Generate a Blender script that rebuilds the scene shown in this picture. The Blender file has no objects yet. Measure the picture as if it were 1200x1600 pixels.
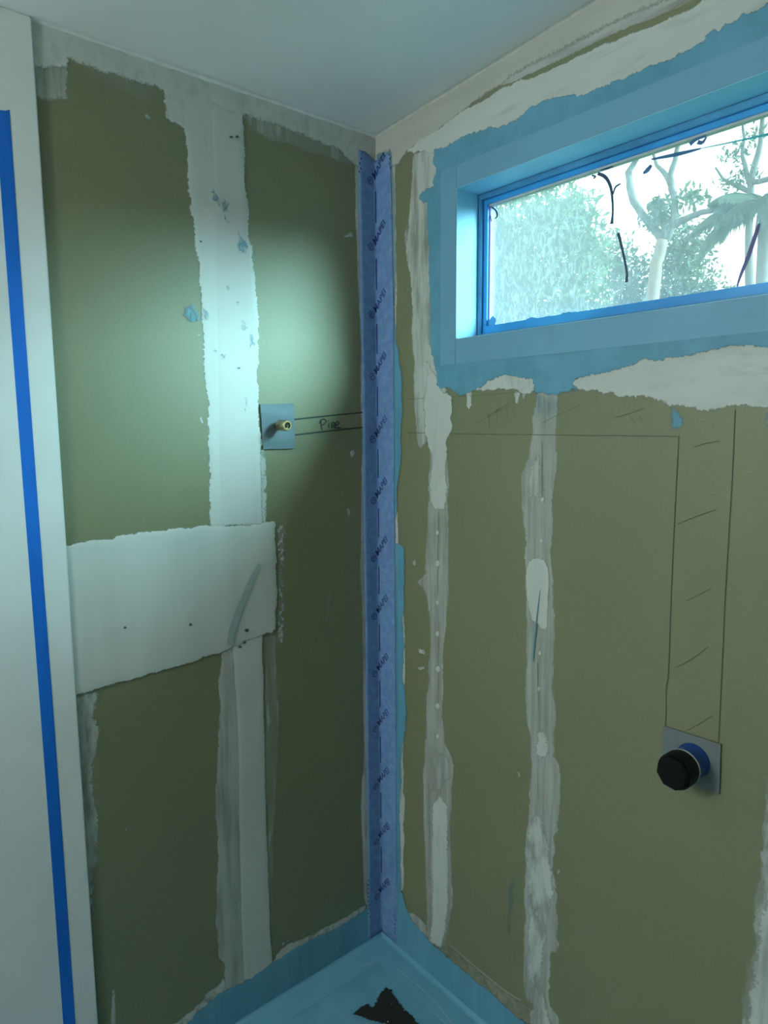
import bpy, bmesh, math, random
import numpy as np
from mathutils import Vector, Matrix
from mathutils.geometry import delaunay_2d_cdt

random.seed(7)
RNG = np.random.default_rng(7)
S = bpy.context.scene
COL = S.collection

# ------------------------------------------------------------------ camera
FPX = 1061.2
CAM = np.array([1.56202, -1.27739, 1.63210])
FW = np.array([-0.76317982, 0.63412504, -0.12426581])
RT = np.array([0.63976885, 0.76853225, -0.00734826])
UP = np.array([-0.09084257, 0.08510944, 0.99222175])
cd = bpy.data.cameras.new('camera')
cd.sensor_fit = 'VERTICAL'; cd.sensor_height = 36.0; cd.lens = 36.0 * FPX / 1600.0
cd.clip_start = 0.02; cd.clip_end = 200
cam = bpy.data.objects.new('camera', cd); COL.objects.link(cam)
cam.matrix_world = Matrix(((RT[0], UP[0], -FW[0], CAM[0]), (RT[1], UP[1], -FW[1], CAM[1]),
                           (RT[2], UP[2], -FW[2], CAM[2]), (0, 0, 0, 1)))
S.camera = cam

# ------------------------------------------------------------------ light
SKY_COL = (0.74, 0.96, 1.0); SKY_STR = 1.9
SUN_COL = (0.46, 0.92, 1.0); SUN_STR = 15.0
w = bpy.data.worlds.new('sky'); S.world = w; w.use_nodes = True
bg = w.node_tree.nodes['Background']
bg.inputs[0].default_value = (*SKY_COL, 1); bg.inputs[1].default_value = SKY_STR
sd = bpy.data.lights.new('hazy_sun', 'SUN'); sd.energy = SUN_STR; sd.color = SUN_COL; sd.angle = math.radians(30)
sun = bpy.data.objects.new('hazy_sun', sd); COL.objects.link(sun)
sun.rotation_euler = Vector((-1.75, -1.0, -0.60)).to_track_quat('-Z', 'Y').to_euler()
sun.location = (6, 4, 4)
S.view_settings.view_transform = 'Standard'; S.view_settings.look = 'None'
S.view_settings.gamma = 1.0; S.view_settings.use_curve_mapping = False
S.view_settings.exposure = 0.27

# ------------------------------------------------------------------ dimensions
H0, CSL = 2.44, 0.0523                 # ceiling height in the corner, rise per metre along the window wall
XR, YB = 2.75, -2.95                   # far ends of the room
WX0, WX1, WZ0, WZ1 = 0.3212, 1.62, 1.8515, 2.217   # window opening
WT = 0.13                              # wall thickness
RD = 0.072                             # reveal depth
GY = 0.088                             # pane plane
PT = 0.008                             # painted board stands proud of the bare one
YP = -0.8795                           # edge of the painted board

def ceil_z(x): return H0 + CSL * x

# ------------------------------------------------------------------ pixel -> plane
PLANES = {  # normal, offset, (u,v)->xyz, lift direction
    'L': (np.array([1., 0, 0]), 0.0, lambda u, v, o: (o, u, v)),
    'P': (np.array([1., 0, 0]), PT, lambda u, v, o: (PT + o, u, v)),
    'R': (np.array([0, 1., 0]), 0.0, lambda u, v, o: (u, -o, v)),
    'G': (np.array([0, 1., 0]), GY, lambda u, v, o: (u, GY - o, v)),
    'F': (np.array([0, 0, 1.]), 0.0, lambda u, v, o: (u, v, o)),
}
def ray(px):
    return FW + RT * (px[0] - 600) / FPX - UP * (px[1] - 800) / FPX
def uv(plane, px):
    n, d, _ = PLANES[plane]
    r = ray(px); P = CAM + r * ((d - CAM @ n) / (r @ n))
    if plane in 'LP': return (P[1], P[2])
    if plane in 'RG': return (P[0], P[2])
    return (P[0], P[1])
def uvs(plane, pts): return [uv(plane, q) for q in pts]
def at_y(px, y):
    r = ray(px); return Vector(CAM + r * ((y - CAM[1]) / r[1]))

# ------------------------------------------------------------------ materials
MATS = {}
class NT:
    def __init__(s, name):
        s.m = bpy.data.materials.new(name); s.m.use_nodes = True
        s.t = s.m.node_tree; s.b = s.t.nodes['Principled BSDF']; s.out = s.t.nodes['Material Output']
    def n(s, typ, **kw):
        nd = s.t.nodes.new(typ)
        for k, v in kw.items(): setattr(nd, k, v)
        return nd
    def l(s, a, b): s.t.links.new(a, b)
    def coord(s, scale=(1, 1, 1)):
        g = s.n('ShaderNodeNewGeometry'); mp = s.n('ShaderNodeMapping'); mp.inputs['Scale'].default_value = scale
        s.l(g.outputs['Position'], mp.inputs['Vector']); return mp.outputs[0]
    def noise(s, scale, detail=3, sc=(1, 1, 1), rough=.55, dist=0):
        nz = s.n('ShaderNodeTexNoise'); nz.inputs['Scale'].default_value = scale
        nz.inputs['Detail'].default_value = detail; nz.inputs['Roughness'].default_value = rough
        nz.inputs['Distortion'].default_value = dist
        s.l(s.coord(sc), nz.inputs['Vector']); return nz.outputs[0]
    def ramp(s, fac, a, b, lo=0., hi=1.):
        r = s.n('ShaderNodeMapRange'); r.interpolation_type = 'SMOOTHSTEP'
        r.inputs[1].default_value = a; r.inputs[2].default_value = b
        r.inputs[3].default_value = lo; r.inputs[4].default_value = hi
        s.l(fac, r.inputs[0]); return r.outputs[0]
    def math(s, op, a, b):
        q = s.n('ShaderNodeMath', operation=op)
        for i, v in enumerate((a, b)):
            if isinstance(v, (int, float)): q.inputs[i].default_value = v
            else: s.l(v, q.inputs[i])
        return q.outputs[0]
    def mix(s, fac, c1, c2):
        q = s.n('ShaderNodeMix', data_type='RGBA')
        if isinstance(fac, (int, float)): q.inputs[0].default_value = fac
        else: s.l(fac, q.inputs[0])
        for i, c in ((6, c1), (7, c2)):
            if isinstance(c, tuple): q.inputs[i].default_value = (*c, 1)
            else: s.l(c, q.inputs[i])
        return q.outputs[2]
    def bump(s, h, strength, dist=.002):
        b = s.n('ShaderNodeBump'); b.inputs['Strength'].default_value = strength; b.inputs['Distance'].default_value = dist
        s.l(h, b.inputs['Height']); s.l(b.outputs[0], s.b.inputs['Normal'])
    def rough(s, r, spec=.5):
        s.b.inputs['Roughness'].default_value = r; s.b.inputs['Specular IOR Level'].default_value = spec

def mat_drywall():
    k = NT('green_board_paper')
    a = k.mix(k.ramp(k.noise(2.3, 3), .35, .65), (.178, .180, .100), (.192, .190, .106))
    f = k.ramp(k.noise(110, 4, (1, 1, 2.2), .7), .3, .75)
    b = k.mix(k.math('MULTIPLY', f, .5), a, (.225, .225, .138))
    c = k.mix(k.ramp(k.noise(260, 2, (1, 1, 1)), .66, .8, 0, .5), b, (.30, .31, .22))
    k.l(c, k.b.inputs['Base Color']); k.rough(.50, .45); k.bump(k.noise(300, 3), .05, .001)
    return k.m
def mat_paint(name, col, rough=.55, var=.03, bump=.06):
    k = NT(name)
    c2 = tuple(max(0, v * (1 - var * 3)) for v in col)
    k.l(k.mix(k.ramp(k.noise(4, 4), .3, .7), c2, col), k.b.inputs['Base Color'])
    k.rough(rough, .35); k.bump(k.noise(120, 3), bump, .001)
    return k.m
def mat_plain(name, col, rough=.5, metal=0., spec=.5, bump=0., bs=150):
    k = NT(name); n = k.ramp(k.noise(bs * .3, 3), .3, .7)
    k.l(k.mix(n, tuple(v * .88 for v in col), col), k.b.inputs['Base Color'])
    k.rough(rough, spec); k.b.inputs['Metallic'].default_value = metal
    if bump: k.bump(k.noise(bs, 3), bump, .001)
    return k.m
def mat_coat(name, col, col2=None, feather=.006, lo=1., hi=1., streak=(1, 1, .12), sscale=45, grit=.8,
             rough=.6, spec=.4, thr=(.32, .62), bump=.07):
    """hand-applied coat: opaque where thick, feathered and streaky where thin"""
    key = (name, col, feather, lo, hi, streak, sscale, grit, thr)
    if key in MATS: return MATS[key]
    k = NT(name)
    st = k.noise(sscale, 4, streak, .6)
    big = k.noise(7, 3)
    col2 = col2 or tuple(v * .9 for v in col)
    k.l(k.mix(k.ramp(k.noise(9, 4, streak), .3, .7), col2, col), k.b.inputs['Base Color'])
    at = k.n('ShaderNodeAttribute', attribute_name='edge')
    e = k.math('DIVIDE', at.outputs['Fac'], feather)
    e = k.math('ADD', e, k.math('MULTIPLY', k.math('SUBTRACT', k.noise(170, 4), .5), grit * 2))
    e = k.ramp(e, .1, .9)
    if lo < 1 or hi < 1:
        s2 = k.math('ADD', k.math('MULTIPLY', st, .65), k.math('MULTIPLY', big, .35))
        e = k.math('MULTIPLY', e, k.ramp(s2, thr[0], thr[1], lo, hi))
    k.l(e, k.b.inputs['Alpha'])
    k.rough(rough, spec); k.bump(st, bump, .0015)
    MATS[key] = k.m
    return k.m

M_GREEN = mat_drywall()
M_WHITE = mat_paint('white_wall_paint', (.70, .70, .69))
M_CEIL = mat_paint('white_ceiling_paint', (.84, .83, .81), .8, .02, .15)
CW = (.56, .555, .52); CW2 = (.49, .49, .455)       # joint compound
CB = (.135, .335, .47); CB2 = (.10, .285, .40)      # blue membrane
M_FLOORBLUE = None
def comp(**kw): return mat_coat('joint_compound', CW, CW2, **kw)
def blue(**kw):
    kw.setdefault('rough', .5); kw.setdefault('spec', .4)
    return mat_coat('blue_membrane', CB, CB2, **kw)

# ------------------------------------------------------------------ mesh helpers
def link(name, me, mat=None, parent=None):
    o = bpy.data.objects.new(name, me); COL.objects.link(o)
    if mat is not None: me.materials.append(mat)
    if parent is not None: o.parent = parent
    return o
def mesh(name, V, F, mat=None, parent=None, smooth=False):
    me = bpy.data.meshes.new(name); me.from_pydata([tuple(v) for v in V], [], F); me.update()
    if smooth: me.polygons.foreach_set('use_smooth', [True] * len(me.polygons))
    return link(name, me, mat, parent)
def empty(name, loc=(0, 0, 0), parent=None):
    o = bpy.data.objects.new(name, None); COL.objects.link(o); o.location = loc
    o.empty_display_size = .05
    if parent: o.parent = parent
    return o
def tag(o, label, cat=None, group=None, kind=None):
    if label: o['label'] = label
    if cat: o['category'] = cat
    if group: o['group'] = group
    if kind: o['kind'] = kind
    return o
def boxes(name, bs, mat, parent=None, bevel=0):
    bm = bmesh.new()
    for (x0, y0, z0, x1, y1, z1) in bs:
        r = bmesh.ops.create_cube(bm, size=1)
        for v in r['verts']:
            v.co = Vector((x0 if v.co.x < 0 else x1, y0 if v.co.y < 0 else y1, z0 if v.co.z < 0 else z1))
    if bevel: bmesh.ops.bevel(bm, geom=list(bm.edges), offset=bevel, segments=2, affect='EDGES', clamp_overlap=True)
    me = bpy.data.meshes.new(name); bm.to_mesh(me); bm.free()
    return link(name, me, mat, parent)

def fractal(pts, amp, seg, closed=True, rng=RNG):
    """ragged outline: midpoint displacement of a traced polygon"""
    P = [np.array(q, float) for q in pts]
    a = amp
    for _ in range(9):
        out = []; n = len(P); any_ = False
        for i in range(n if closed else n - 1):
            A, B = P[i], P[(i + 1) % n]; out.append(A)
            L = np.hypot(*(B - A))
            if L > seg:
                any_ = True
                nrm = np.array([-(B - A)[1], (B - A)[0]]) / L
                out.append((A + B) / 2 + nrm * rng.normal() * min(a, L * .22))
        if not closed: out.append(P[-1])
        P = out; a *= .72
        if not any_: break
    return np.array(P)
def inside(pts, poly):
    x, y = pts[:, 0], pts[:, 1]; r = np.zeros(len(pts), bool)
    A = poly; B = np.roll(poly, -1, 0)
    for (x0, y0), (x1, y1) in zip(A, B):
        c = ((y0 > y) != (y1 > y))
        if not c.any(): continue
        r ^= c & (x < (x1 - x0) * (y - y0) / (y1 - y0 + 1e-12) + x0)
    return r
def dist(pts, poly):
    A = poly; B = np.roll(poly, -1, 0); D = B - A; LL = (D ** 2).sum(1) + 1e-12
    out = np.empty(len(pts))
    for i in range(0, len(pts), 1500):
        p = pts[i:i + 1500, None, :] - A[None]
        t = np.clip((p * D[None]).sum(2) / LL, 0, 1)
        out[i:i + 1500] = np.sqrt(((p - t[..., None] * D[None]) ** 2).sum(2)).min(1)
    return out

def coat(name, parent, plane, poly, mat, off=.0004, thick=.0008, rag=.003, res=.008, seg=.005, px=True, hole=None, lump=0., straight=()):
    """a coat lying on a wall plane: traced outline, ragged edge, thickness falling to the edge"""
    base = uvs(plane, poly) if px else poly
    P = fractal(base, rag, seg) if rag > 0 else fractal(base, 0, max(seg, .02))
    mn, mx = P.min(0), P.max(0)
    gx, gy = np.meshgrid(np.arange(mn[0], mx[0], res), np.arange(mn[1], mx[1], res))
    G = np.stack([gx.ravel(), gy.ravel()], 1) + RNG.uniform(-res * .2, res * .2, (gx.size, 2))
    G = G[inside(G, P)]
    if len(G): G = G[dist(G, P) > res * .35]
    V2 = [Vector(q) for q in P] + [Vector(q) for q in G]
    nb = len(P)
    r = delaunay_2d_cdt(V2, [(i, (i + 1) % nb) for i in range(nb)], [], 0, 1e-6)
    V = np.array([tuple(v) for v in r[0]]); F = [tuple(f) for f in r[2]]
    C = np.array([V[list(f)].mean(0) for f in F])
    keep = inside(C, P)
    if hole is not None:
        hx0, hz0, hx1, hz1 = hole
        keep &= ~((C[:, 0] > hx0) & (C[:, 0] < hx1) & (C[:, 1] > hz0) & (C[:, 1] < hz1))
    F = [f for f, k in zip(F, keep) if k]
    d = dist(V, P)
    h = off + thick * np.clip(d / .008, 0, 1) ** .7
    if lump: h = h + lump * RNG.random(len(V)) * np.clip(d / .01, 0, 1)
    f3 = PLANES[plane][2]
    W = [f3(u, v, o) for (u, v), o in zip(V, h)]
    # face towards the room
    if F:
        a, b, c = (np.array(W[i]) for i in F[0][:3]); nn = np.cross(b - a, c - a)
        want = np.array(f3(0, 0, 1)) - np.array(f3(0, 0, 0))
        if nn @ want < 0: F = [tuple(reversed(f)) for f in F]
    used = sorted({i for f in F for i in f}); mp = {j: i for i, j in enumerate(used)}
    W = [W[j] for j in used]; F = [tuple(mp[i] for i in f) for f in F]
    o = mesh(name, W, F, mat, parent, True)
    at = o.data.attributes.new('edge', 'FLOAT', 'POINT'); at.data.foreach_set('value', d[used].astype(np.float32))
    return o

def ribbons(name, parent, plane, lines, width, mat, off=.0012, px=True, smooth=True):
    """drawn strokes: each a list of points; width a number or (start, mid, end) in metres"""
    V, F = [], []
    f3 = PLANES[plane][2]
    for L in lines:
        P = np.array(uvs(plane, L) if px else L, float)
        if smooth and len(P) > 2:
            for _ in range(2):
                Q = [P[0]]
                for a, b in zip(P[:-1], P[1:]): Q += [a * .75 + b * .25, a * .25 + b * .75]
                P = np.array(Q + [P[-1]])
        T = np.gradient(P, axis=0); T /= np.linalg.norm(T, axis=1)[:, None] + 1e-9
        N = np.stack([-T[:, 1], T[:, 0]], 1)
        t = np.linspace(0, 1, len(P))
        if isinstance(width, tuple): wd = np.interp(t, np.linspace(0, 1, len(width)), width)
        else: wd = np.full(len(P), width)
        b0 = len(V)
        for p, n, ww in zip(P, N, wd):
            V.append(f3(*(p + n * ww / 2), off)); V.append(f3(*(p - n * ww / 2), off))
        for i in range(len(P) - 1):
            q = b0 + 2 * i; F.append((q, q + 1, q + 3, q + 2))
    return mesh(name, V, F, mat, parent)
def tube(name, pts, rads, mat, parent=None, seg=8, cap=True):
    V, F = [], []
    pts = [Vector(p) for p in pts]; ref = None
    for i, p in enumerate(pts):
        t = (pts[min(i + 1, len(pts) - 1)] - pts[max(i - 1, 0)]).normalized()
        if ref is None: ref = t.orthogonal().normalized()
        ref = (ref - t * ref.dot(t)).normalized(); b = t.cross(ref)
        for k in range(seg):
            a = 2 * math.pi * k / seg
            V.append(p + (ref * math.cos(a) + b * math.sin(a)) * rads[i])
    for i in range(len(pts) - 1):
        for k in range(seg):
            F.append((i * seg + k, i * seg + (k + 1) % seg, (i + 1) * seg + (k + 1) % seg, (i + 1) * seg + k))
    if cap: F.append(tuple(range(seg))[::-1]); F.append(tuple((len(pts) - 1) * seg + k for k in range(seg)))
    return V, F
def lathe(name, origin, axis, prof, mat, parent=None, seg=32, smooth=True, rot=0.):
    """profile (distance along axis, radius)"""
    ax = Vector(axis).normalized(); r1 = Vector((0, 0, 1)) if abs(ax.z) < .99 else Vector((1, 0, 0)); r1 = (r1 - ax * r1.dot(ax)).normalized(); r2 = ax.cross(r1)
    V, F = [], []
    for d, r in prof:
        for k in range(seg):
            a = 2 * math.pi * k / seg + rot
            V.append(Vector(origin) + ax * d + (r1 * math.cos(a) + r2 * math.sin(a)) * r)
    for i in range(len(prof) - 1):
        for k in range(seg):
            F.append((i * seg + k, i * seg + (k + 1) % seg, (i + 1) * seg + (k + 1) % seg, (i + 1) * seg + k))
    F.append(tuple(range(seg))[::-1]); F.append(tuple((len(prof) - 1) * seg + k for k in range(seg)))
    o = mesh(name, V, F, mat, parent)
    if smooth:
        o.data.polygons.foreach_set('use_smooth', [len(p.vertices) == 4 for p in o.data.polygons])
        o.data.set_sharp_from_angle(angle=math.radians(40))
    return o

# ================================================================== THE ROOM
# floor
k = NT('blue_floor_membrane')
k.l(k.mix(k.ramp(k.noise(9, 4), .3, .7), (.115, .30, .42), (.15, .36, .49)), k.b.inputs['Base Color'])
k.rough(.5, .4); k.bump(k.noise(40, 4), .35, .002); M_FLOORBLUE = k.m
floor = tag(boxes('floor', [(-.1, YB - .1, -.12, XR + .1, .1, 0)], M_FLOORBLUE), 'shower floor coated in blue waterproofing membrane', kind='structure')
# ceiling (rises gently along the window wall)
V = [(-.12, YB - .12, ceil_z(-.12)), (XR + .12, YB - .12, ceil_z(XR + .12)), (XR + .12, WT, ceil_z(XR + .12)), (-.12, WT, ceil_z(-.12))]
V += [(x, y, z + .1) for x, y, z in V]
ceiling = tag(mesh('ceiling', V, [(3, 2, 1, 0), (4, 5, 6, 7), (0, 1, 5, 4), (1, 2, 6, 5), (2, 3, 7, 6), (3, 0, 4, 7)], M_CEIL),
              'smooth white painted ceiling above the corner', kind='structure')
# left wall: bare green board, then the painted part standing slightly proud
wall_left = tag(boxes('wall_left', [(-.12, YP - .02, 0, 0, WT, ceil_z(-.12) + .006)], M_GREEN), 'green moisture-resistant board wall with pale compound patches', kind='structure')
wall_painted = tag(boxes('wall_left_painted', [(-.12, YB - .12, 0, PT, YP, ceil_z(-.12) + .006)], M_WHITE, bevel=.0025),
                   'white painted wall face beside the green board', kind='structure')
# right wall with the window opening
def wall_with_hole():
    xs = [0, WX0, WX1, XR]; V = []; F = []
    def quad(a, b, c, d):
        i = len(V); V.extend([a, b, c, d]); F.append((i, i + 1, i + 2, i + 3))
    for y, s in ((0, 1), (WT, -1)):
        def q(x0, x1, z00, z01, z10, z11):
            p = [(x0, y, z00), (x1, y, z01), (x1, y, z11), (x0, y, z10)]
            quad(*(p if s > 0 else p[::-1]))
        q(0, WX0, 0, 0, ceil_z(0), ceil_z(WX0)); q(WX1, XR, 0, 0, ceil_z(WX1), ceil_z(XR))
        q(WX0, WX1, 0, 0, WZ0, WZ0); q(WX0, WX1, WZ1, WZ1, ceil_z(WX0), ceil_z(WX1))
    quad((WX0, 0, WZ0), (WX0, 0, WZ1), (WX0, WT, WZ1), (WX0, WT, WZ0))
    quad((WX1, WT, WZ0), (WX1, WT, WZ1), (WX1, 0, WZ1), (WX1, 0, WZ0))
    quad((WX0, 0, WZ0), (WX0, WT, WZ0), (WX1, WT, WZ0), (WX1, 0, WZ0))
    quad((WX0, WT, WZ1), (WX0, 0, WZ1), (WX1, 0, WZ1), (WX1, WT, WZ1))
    quad((0, 0, 0), (0, WT, 0), (0, WT, H0), (0, 0, H0)); quad((XR, 0, 0), (XR, 0, ceil_z(XR)), (XR, WT, ceil_z(XR)), (XR, WT, 0))
    o = mesh('wall_right', V, F, M_GREEN)
    bm = bmesh.new(); bm.from_mesh(o.data); bmesh.ops.remove_doubles(bm, verts=bm.verts, dist=1e-5)
    bm.to_mesh(o.data); bm.free(); return o
wall_right = tag(wall_with_hole(), 'green board wall with taped seams below the high window', kind='structure')
# the rest of the bathroom behind the camera
wall_back = tag(boxes('wall_back', [(PT, YB - .12, 0, XR, YB, ceil_z(0))], M_WHITE), 'white painted wall behind the viewpoint', kind='structure')
wall_far = tag(boxes('wall_far', [(XR, YB - .12, 0, XR + .12, WT, ceil_z(XR))], M_GREEN), 'bare green board wall opposite the left wall', kind='structure')

# ================================================================== COATS ON THE LEFT WALL
L = wall_left
solid = comp(feather=.006, lo=.86, hi=1., thr=(.3, .5))
soft = comp(feather=.012, lo=.8, hi=1., thr=(.3, .55), streak=(1, 1, .8))
thin = comp(feather=.010, lo=.22, hi=.72, thr=(.35, .66))
thinner = comp(feather=.012, lo=.06, hi=.42, thr=(.38, .68))
M_PAPER = mat_paint('paper_tape_compound', (.555, .54, .51), .7, .03, .1)
gritty = comp(feather=.010, lo=.12, hi=.9, streak=(1, 1, 1), sscale=90, grit=1.4, thr=(.42, .62))
edge_thin = comp(feather=.005, lo=.45, hi=.85, thr=(.35, .62))

coat('ceiling_joint_compound', L, 'L', [(20, -5), (160, 45), (300, 94), (440, 143), (597, 196), (600, 278), (556, 264), (530, 238), (495, 224), (465, 212), (430, 199), (400, 189), (384, 184), (379, 196), (300, 205), (268, 194), (256, 180), (254, 160), (251, 144), (225, 137), (200, 130), (165, 119), (140, 111), (122, 105), (111, 96), (109, 112), (52, 110), (20, 109)], soft, .0004, .0012, .002)
coat('compound_smear', L, 'L', [(24, 88), (108, 90), (110, 135), (109, 158), (85, 161), (54, 156), (24, 156)], comp(feather=.010, lo=.35, hi=.7, thr=(.35, .66)), .0003, .0004, .003)
coat('compound_smear', L, 'L', [(118, 94), (160, 106), (205, 121), (251, 134), (253, 164), (230, 162), (190, 147), (150, 130)], thinner, .0003, .0003, .003)
coat('compound_smear', L, 'L', [(382, 172), (430, 187), (470, 202), (520, 222), (555, 235), (555, 264), (500, 243), (450, 227), (410, 214), (384, 206)], thin, .0003, .0004, .003)
# long taped joint, upper half
coat('taped_joint', L, 'L', [(252, 150), (256, 165), (255, 180), (268, 193), (283, 200), (288, 215), (290, 240), (292, 280), (296, 320), (302, 360), (306, 400), (309, 440), (314, 500), (316, 540), (319, 600), (322, 660), (325, 720), (326, 780), (327, 826), (417, 822), (415, 780), (412, 740), (409, 700), (405, 640), (404, 600), (405, 560), (405, 520), (403, 480), (400, 440), (397, 410), (393, 380), (389, 350), (386, 300), (384, 260), (382, 210), (379, 180), (320, 150)], comp(feather=.005, lo=.8, hi=1., thr=(.28, .48), grit=1.3), .0005, .0016, .003)
coat('paper_joint_tape', L, 'L', [(330, 170), (378, 182), (380, 260), (384, 340), (392, 440), (396, 540), (397, 640), (399, 740), (402, 818), (345, 820), (343, 700), (341, 560), (338, 440), (335, 300)], M_PAPER, .0022, .0007, 0)
coat('compound_smear', L, 'L', [(389, 352), (398, 362), (400, 380), (399, 405), (394, 400)], gritty, .0004, .0004, .002)
coat('compound_smear', L, 'L', [(404, 560), (409, 610), (412, 700), (415, 740), (417, 790), (416, 818), (408, 818), (405, 700), (403, 600)], edge_thin, .0040, .0004, .002)
# wide horizontal patch and its thin end
coat('skim_coat_patch', L, 'L', [(84, 852), (140, 843), (180, 836), (220, 830), (270, 824), (327, 821), (380, 819), (405, 817), (428, 813), (431, 818), (432, 870), (433, 930), (432, 985), (424, 990), (408, 993), (380, 1003), (345, 1020), (300, 1035), (250, 1050), (200, 1064), (160, 1074), (94, 1090)], comp(feather=.004, lo=.9, hi=1., thr=(.25, .42), grit=1.), .0030, .0014, .0025)
coat('compound_smear', L, 'L', [(431, 822), (446, 816), (446, 900), (446, 960), (445, 1005), (433, 1007), (432, 985), (433, 900)], gritty, .0006, .0005, .0015)
# lower half of the taped joint
coat('taped_joint', L, 'L', [(343, 1018), (340, 1060), (342, 1100), (340, 1140), (338, 1180), (336, 1220), (334, 1260), (338, 1300), (340, 1340), (337, 1380), (337, 1420), (338, 1460), (338, 1500), (348, 1505), (350, 1550), (380, 1552), (427, 1522), (421, 1450), (420, 1400), (418, 1350), (416, 1300), (415, 1250), (414, 1200), (413, 1150), (412, 1100), (411, 1050), (409, 990), (380, 1000)], comp(feather=.006, lo=.45, hi=.85, thr=(.3, .62), streak=(1, 1, .05)), .0005, .0008, .002)
coat('paper_joint_tape', L, 'L', [(363, 1010), (409, 991), (411, 1050), (413, 1150), (415, 1250), (418, 1350), (421, 1450), (426, 1520), (400, 1542), (382, 1550), (378, 1450), (375, 1350), (374, 1250), (372, 1150), (366, 1060)], M_PAPER, .0014, .0007, .001)
coat('compound_smear', L, 'L', [(411, 993), (432, 990), (432, 1060), (438, 1080), (437, 1130), (434, 1200), (431, 1260), (429, 1340), (428, 1400), (426, 1475), (421, 1480), (418, 1350), (414, 1200), (412, 1080)], comp(feather=.006, lo=.1, hi=.55, thr=(.38, .64)), .0006, .0005, .0025)
# along the painted edge
coat('compound_smear', L, 'L', [(92, 1089), (160, 1075), (158, 1095), (153, 1103), (159, 1135), (156, 1165), (152, 1200), (150, 1232), (157, 1270), (157, 1322), (152, 1362), (147, 1420), (144, 1466), (112, 1480), (100, 1250)], comp(feather=.012, lo=.3, hi=.72, thr=(.32, .62), streak=(1, 1, .3)), .0004, .0006, .004)
coat('compound_smear', L, 'L', [(60, 255), (66, 262), (72, 330), (77, 400), (84, 470), (90, 560), (96, 640), (100, 700), (90, 700), (76, 480), (62, 320)], thin, .0003, .0003, .002)
# strip beside the corner tape
coat('corner_compound', L, 'L', [(553, 246), (553, 330), (556, 380), (558, 440), (561, 500), (562, 640), (564, 700), (563, 780), (562, 830), (562, 900), (565, 980), (566, 1080), (567, 1180), (564, 1220), (562, 1260), (565, 1330), (567, 1400), (572, 1420), (596, 1420), (586, 246)], comp(feather=.006, lo=.5, hi=.95, thr=(.3, .6)), .0005, .0006, .0012, res=.012)
# base membrane and the scraped compound above it
coat('compound_smear', L, 'L', [(572, 1412), (540, 1431), (505, 1449), (478, 1462), (452, 1470), (432, 1488), (424, 1502), (424, 1520), (480, 1490), (530, 1470), (574, 1440)], comp(feather=.006, lo=.5, hi=.95, thr=(.32, .58)), .0003, .0005, .004, seg=.004)
coat('compound_smear', L, 'L', [(432, 1488), (440, 1468), (448, 1462), (455, 1468), (470, 1458), (490, 1452), (503, 1447), (480, 1464), (455, 1474)], gritty, .0004, .0005, .004, seg=.003)
coat('compound_smear', L, 'L', [(355, 1530), (335, 1542), (318, 1556), (302, 1575), (280, 1592), (255, 1615), (262, 1630), (300, 1602), (330, 1575), (362, 1548)], comp(feather=.005, lo=.5, hi=1., thr=(.34, .56), streak=(1, 1, 1)), .0003, .0006, .006, seg=.004)
bl = [(596, 1396), (574, 1414), (545, 1436), (510, 1456), (480, 1469), (455, 1482), (430, 1499), (400, 1520), (370, 1537), (345, 1550), (322, 1567), (300, 1588), (285, 1602)]
bl_uv = uvs('L', bl) + [(-.80, .118), (YP, .116), (YP, .0005), (0, .0005)]
coat('membrane_upstand', L, 'L', bl_uv, blue(feather=.004, lo=.9, hi=1., grit=.9), .0026, .0012, .003, px=False)
# blue finger smears on the compound
sm = mat_coat('blue_smear', (.12, .34, .46), (.08, .26, .36), feather=.006, lo=.1, hi=.7, streak=(1, 1, .5), sscale=120, grit=1.3, thr=(.36, .62))
for poly in ([(328, 296), (334, 296), (340, 306), (344, 322), (338, 324), (330, 314)], [(344, 316), (352, 311), (360, 317), (357, 332), (349, 337), (345, 330)],
             [(349, 332), (354, 340), (358, 352), (354, 358), (350, 348)], [(368, 360), (376, 364), (384, 378), (389, 390), (384, 398), (372, 396), (367, 384), (372, 376)],
             [(303, 316), (308, 318), (314, 332), (309, 335)], [(299, 345), (304, 346), (303, 352), (298, 351)], [(350, 446), (358, 444), (361, 452), (354, 457)],
             [(314, 482), (320, 480), (328, 496), (324, 505), (316, 500)], [(375, 503), (384, 502), (387, 512), (383, 522), (376, 516)], [(367, 470), (372, 468), (373, 476), (368, 480)],
             [(330, 545), (336, 543), (338, 552), (332, 553)], [(344, 553), (352, 552), (353, 561), (345, 562)], [(385, 520), (398, 518), (400, 540), (388, 545)],
             [(380, 620), (387, 622), (385, 645), (380, 642)], [(286, 478), (304, 476), (312, 490), (312, 504), (296, 505), (286, 496)], [(372, 575), (374, 572), (376, 580), (373, 582)]):
    coat('membrane_fingermark', L, 'L', poly, sm, .0042, .0003, .002, res=.004, seg=.003)
ribbons('membrane_streak', L, 'L', [[(404, 880), (392, 905), (381, 930), (369, 960), (361, 985), (357, 1008)]], (.009, .012, .018, .020, .014), mat_plain('grey_streak', (.36, .42, .42), .8), .0064)
dk = mat_plain('dark_speck', (.06, .11, .12), .7)
for (x, y, s_) in ((296, 975, 4), (194, 980, 3), (384, 984, 4.5), (373, 1010, 3), (380, 1003, 3), (359, 215, 3), (368, 215, 3.5), (312, 378, 2.5), (372, 575, 2)):
    coat('dark_speck', L, 'L', [(x + s_ * math.cos(a) * random.uniform(.6, 1.2), y + s_ * math.sin(a) * random.uniform(.5, .9)) for a in [i * 1.047 for i in range(6)]], dk, .0064, .0004, .0008, res=.003, seg=.002)
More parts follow.
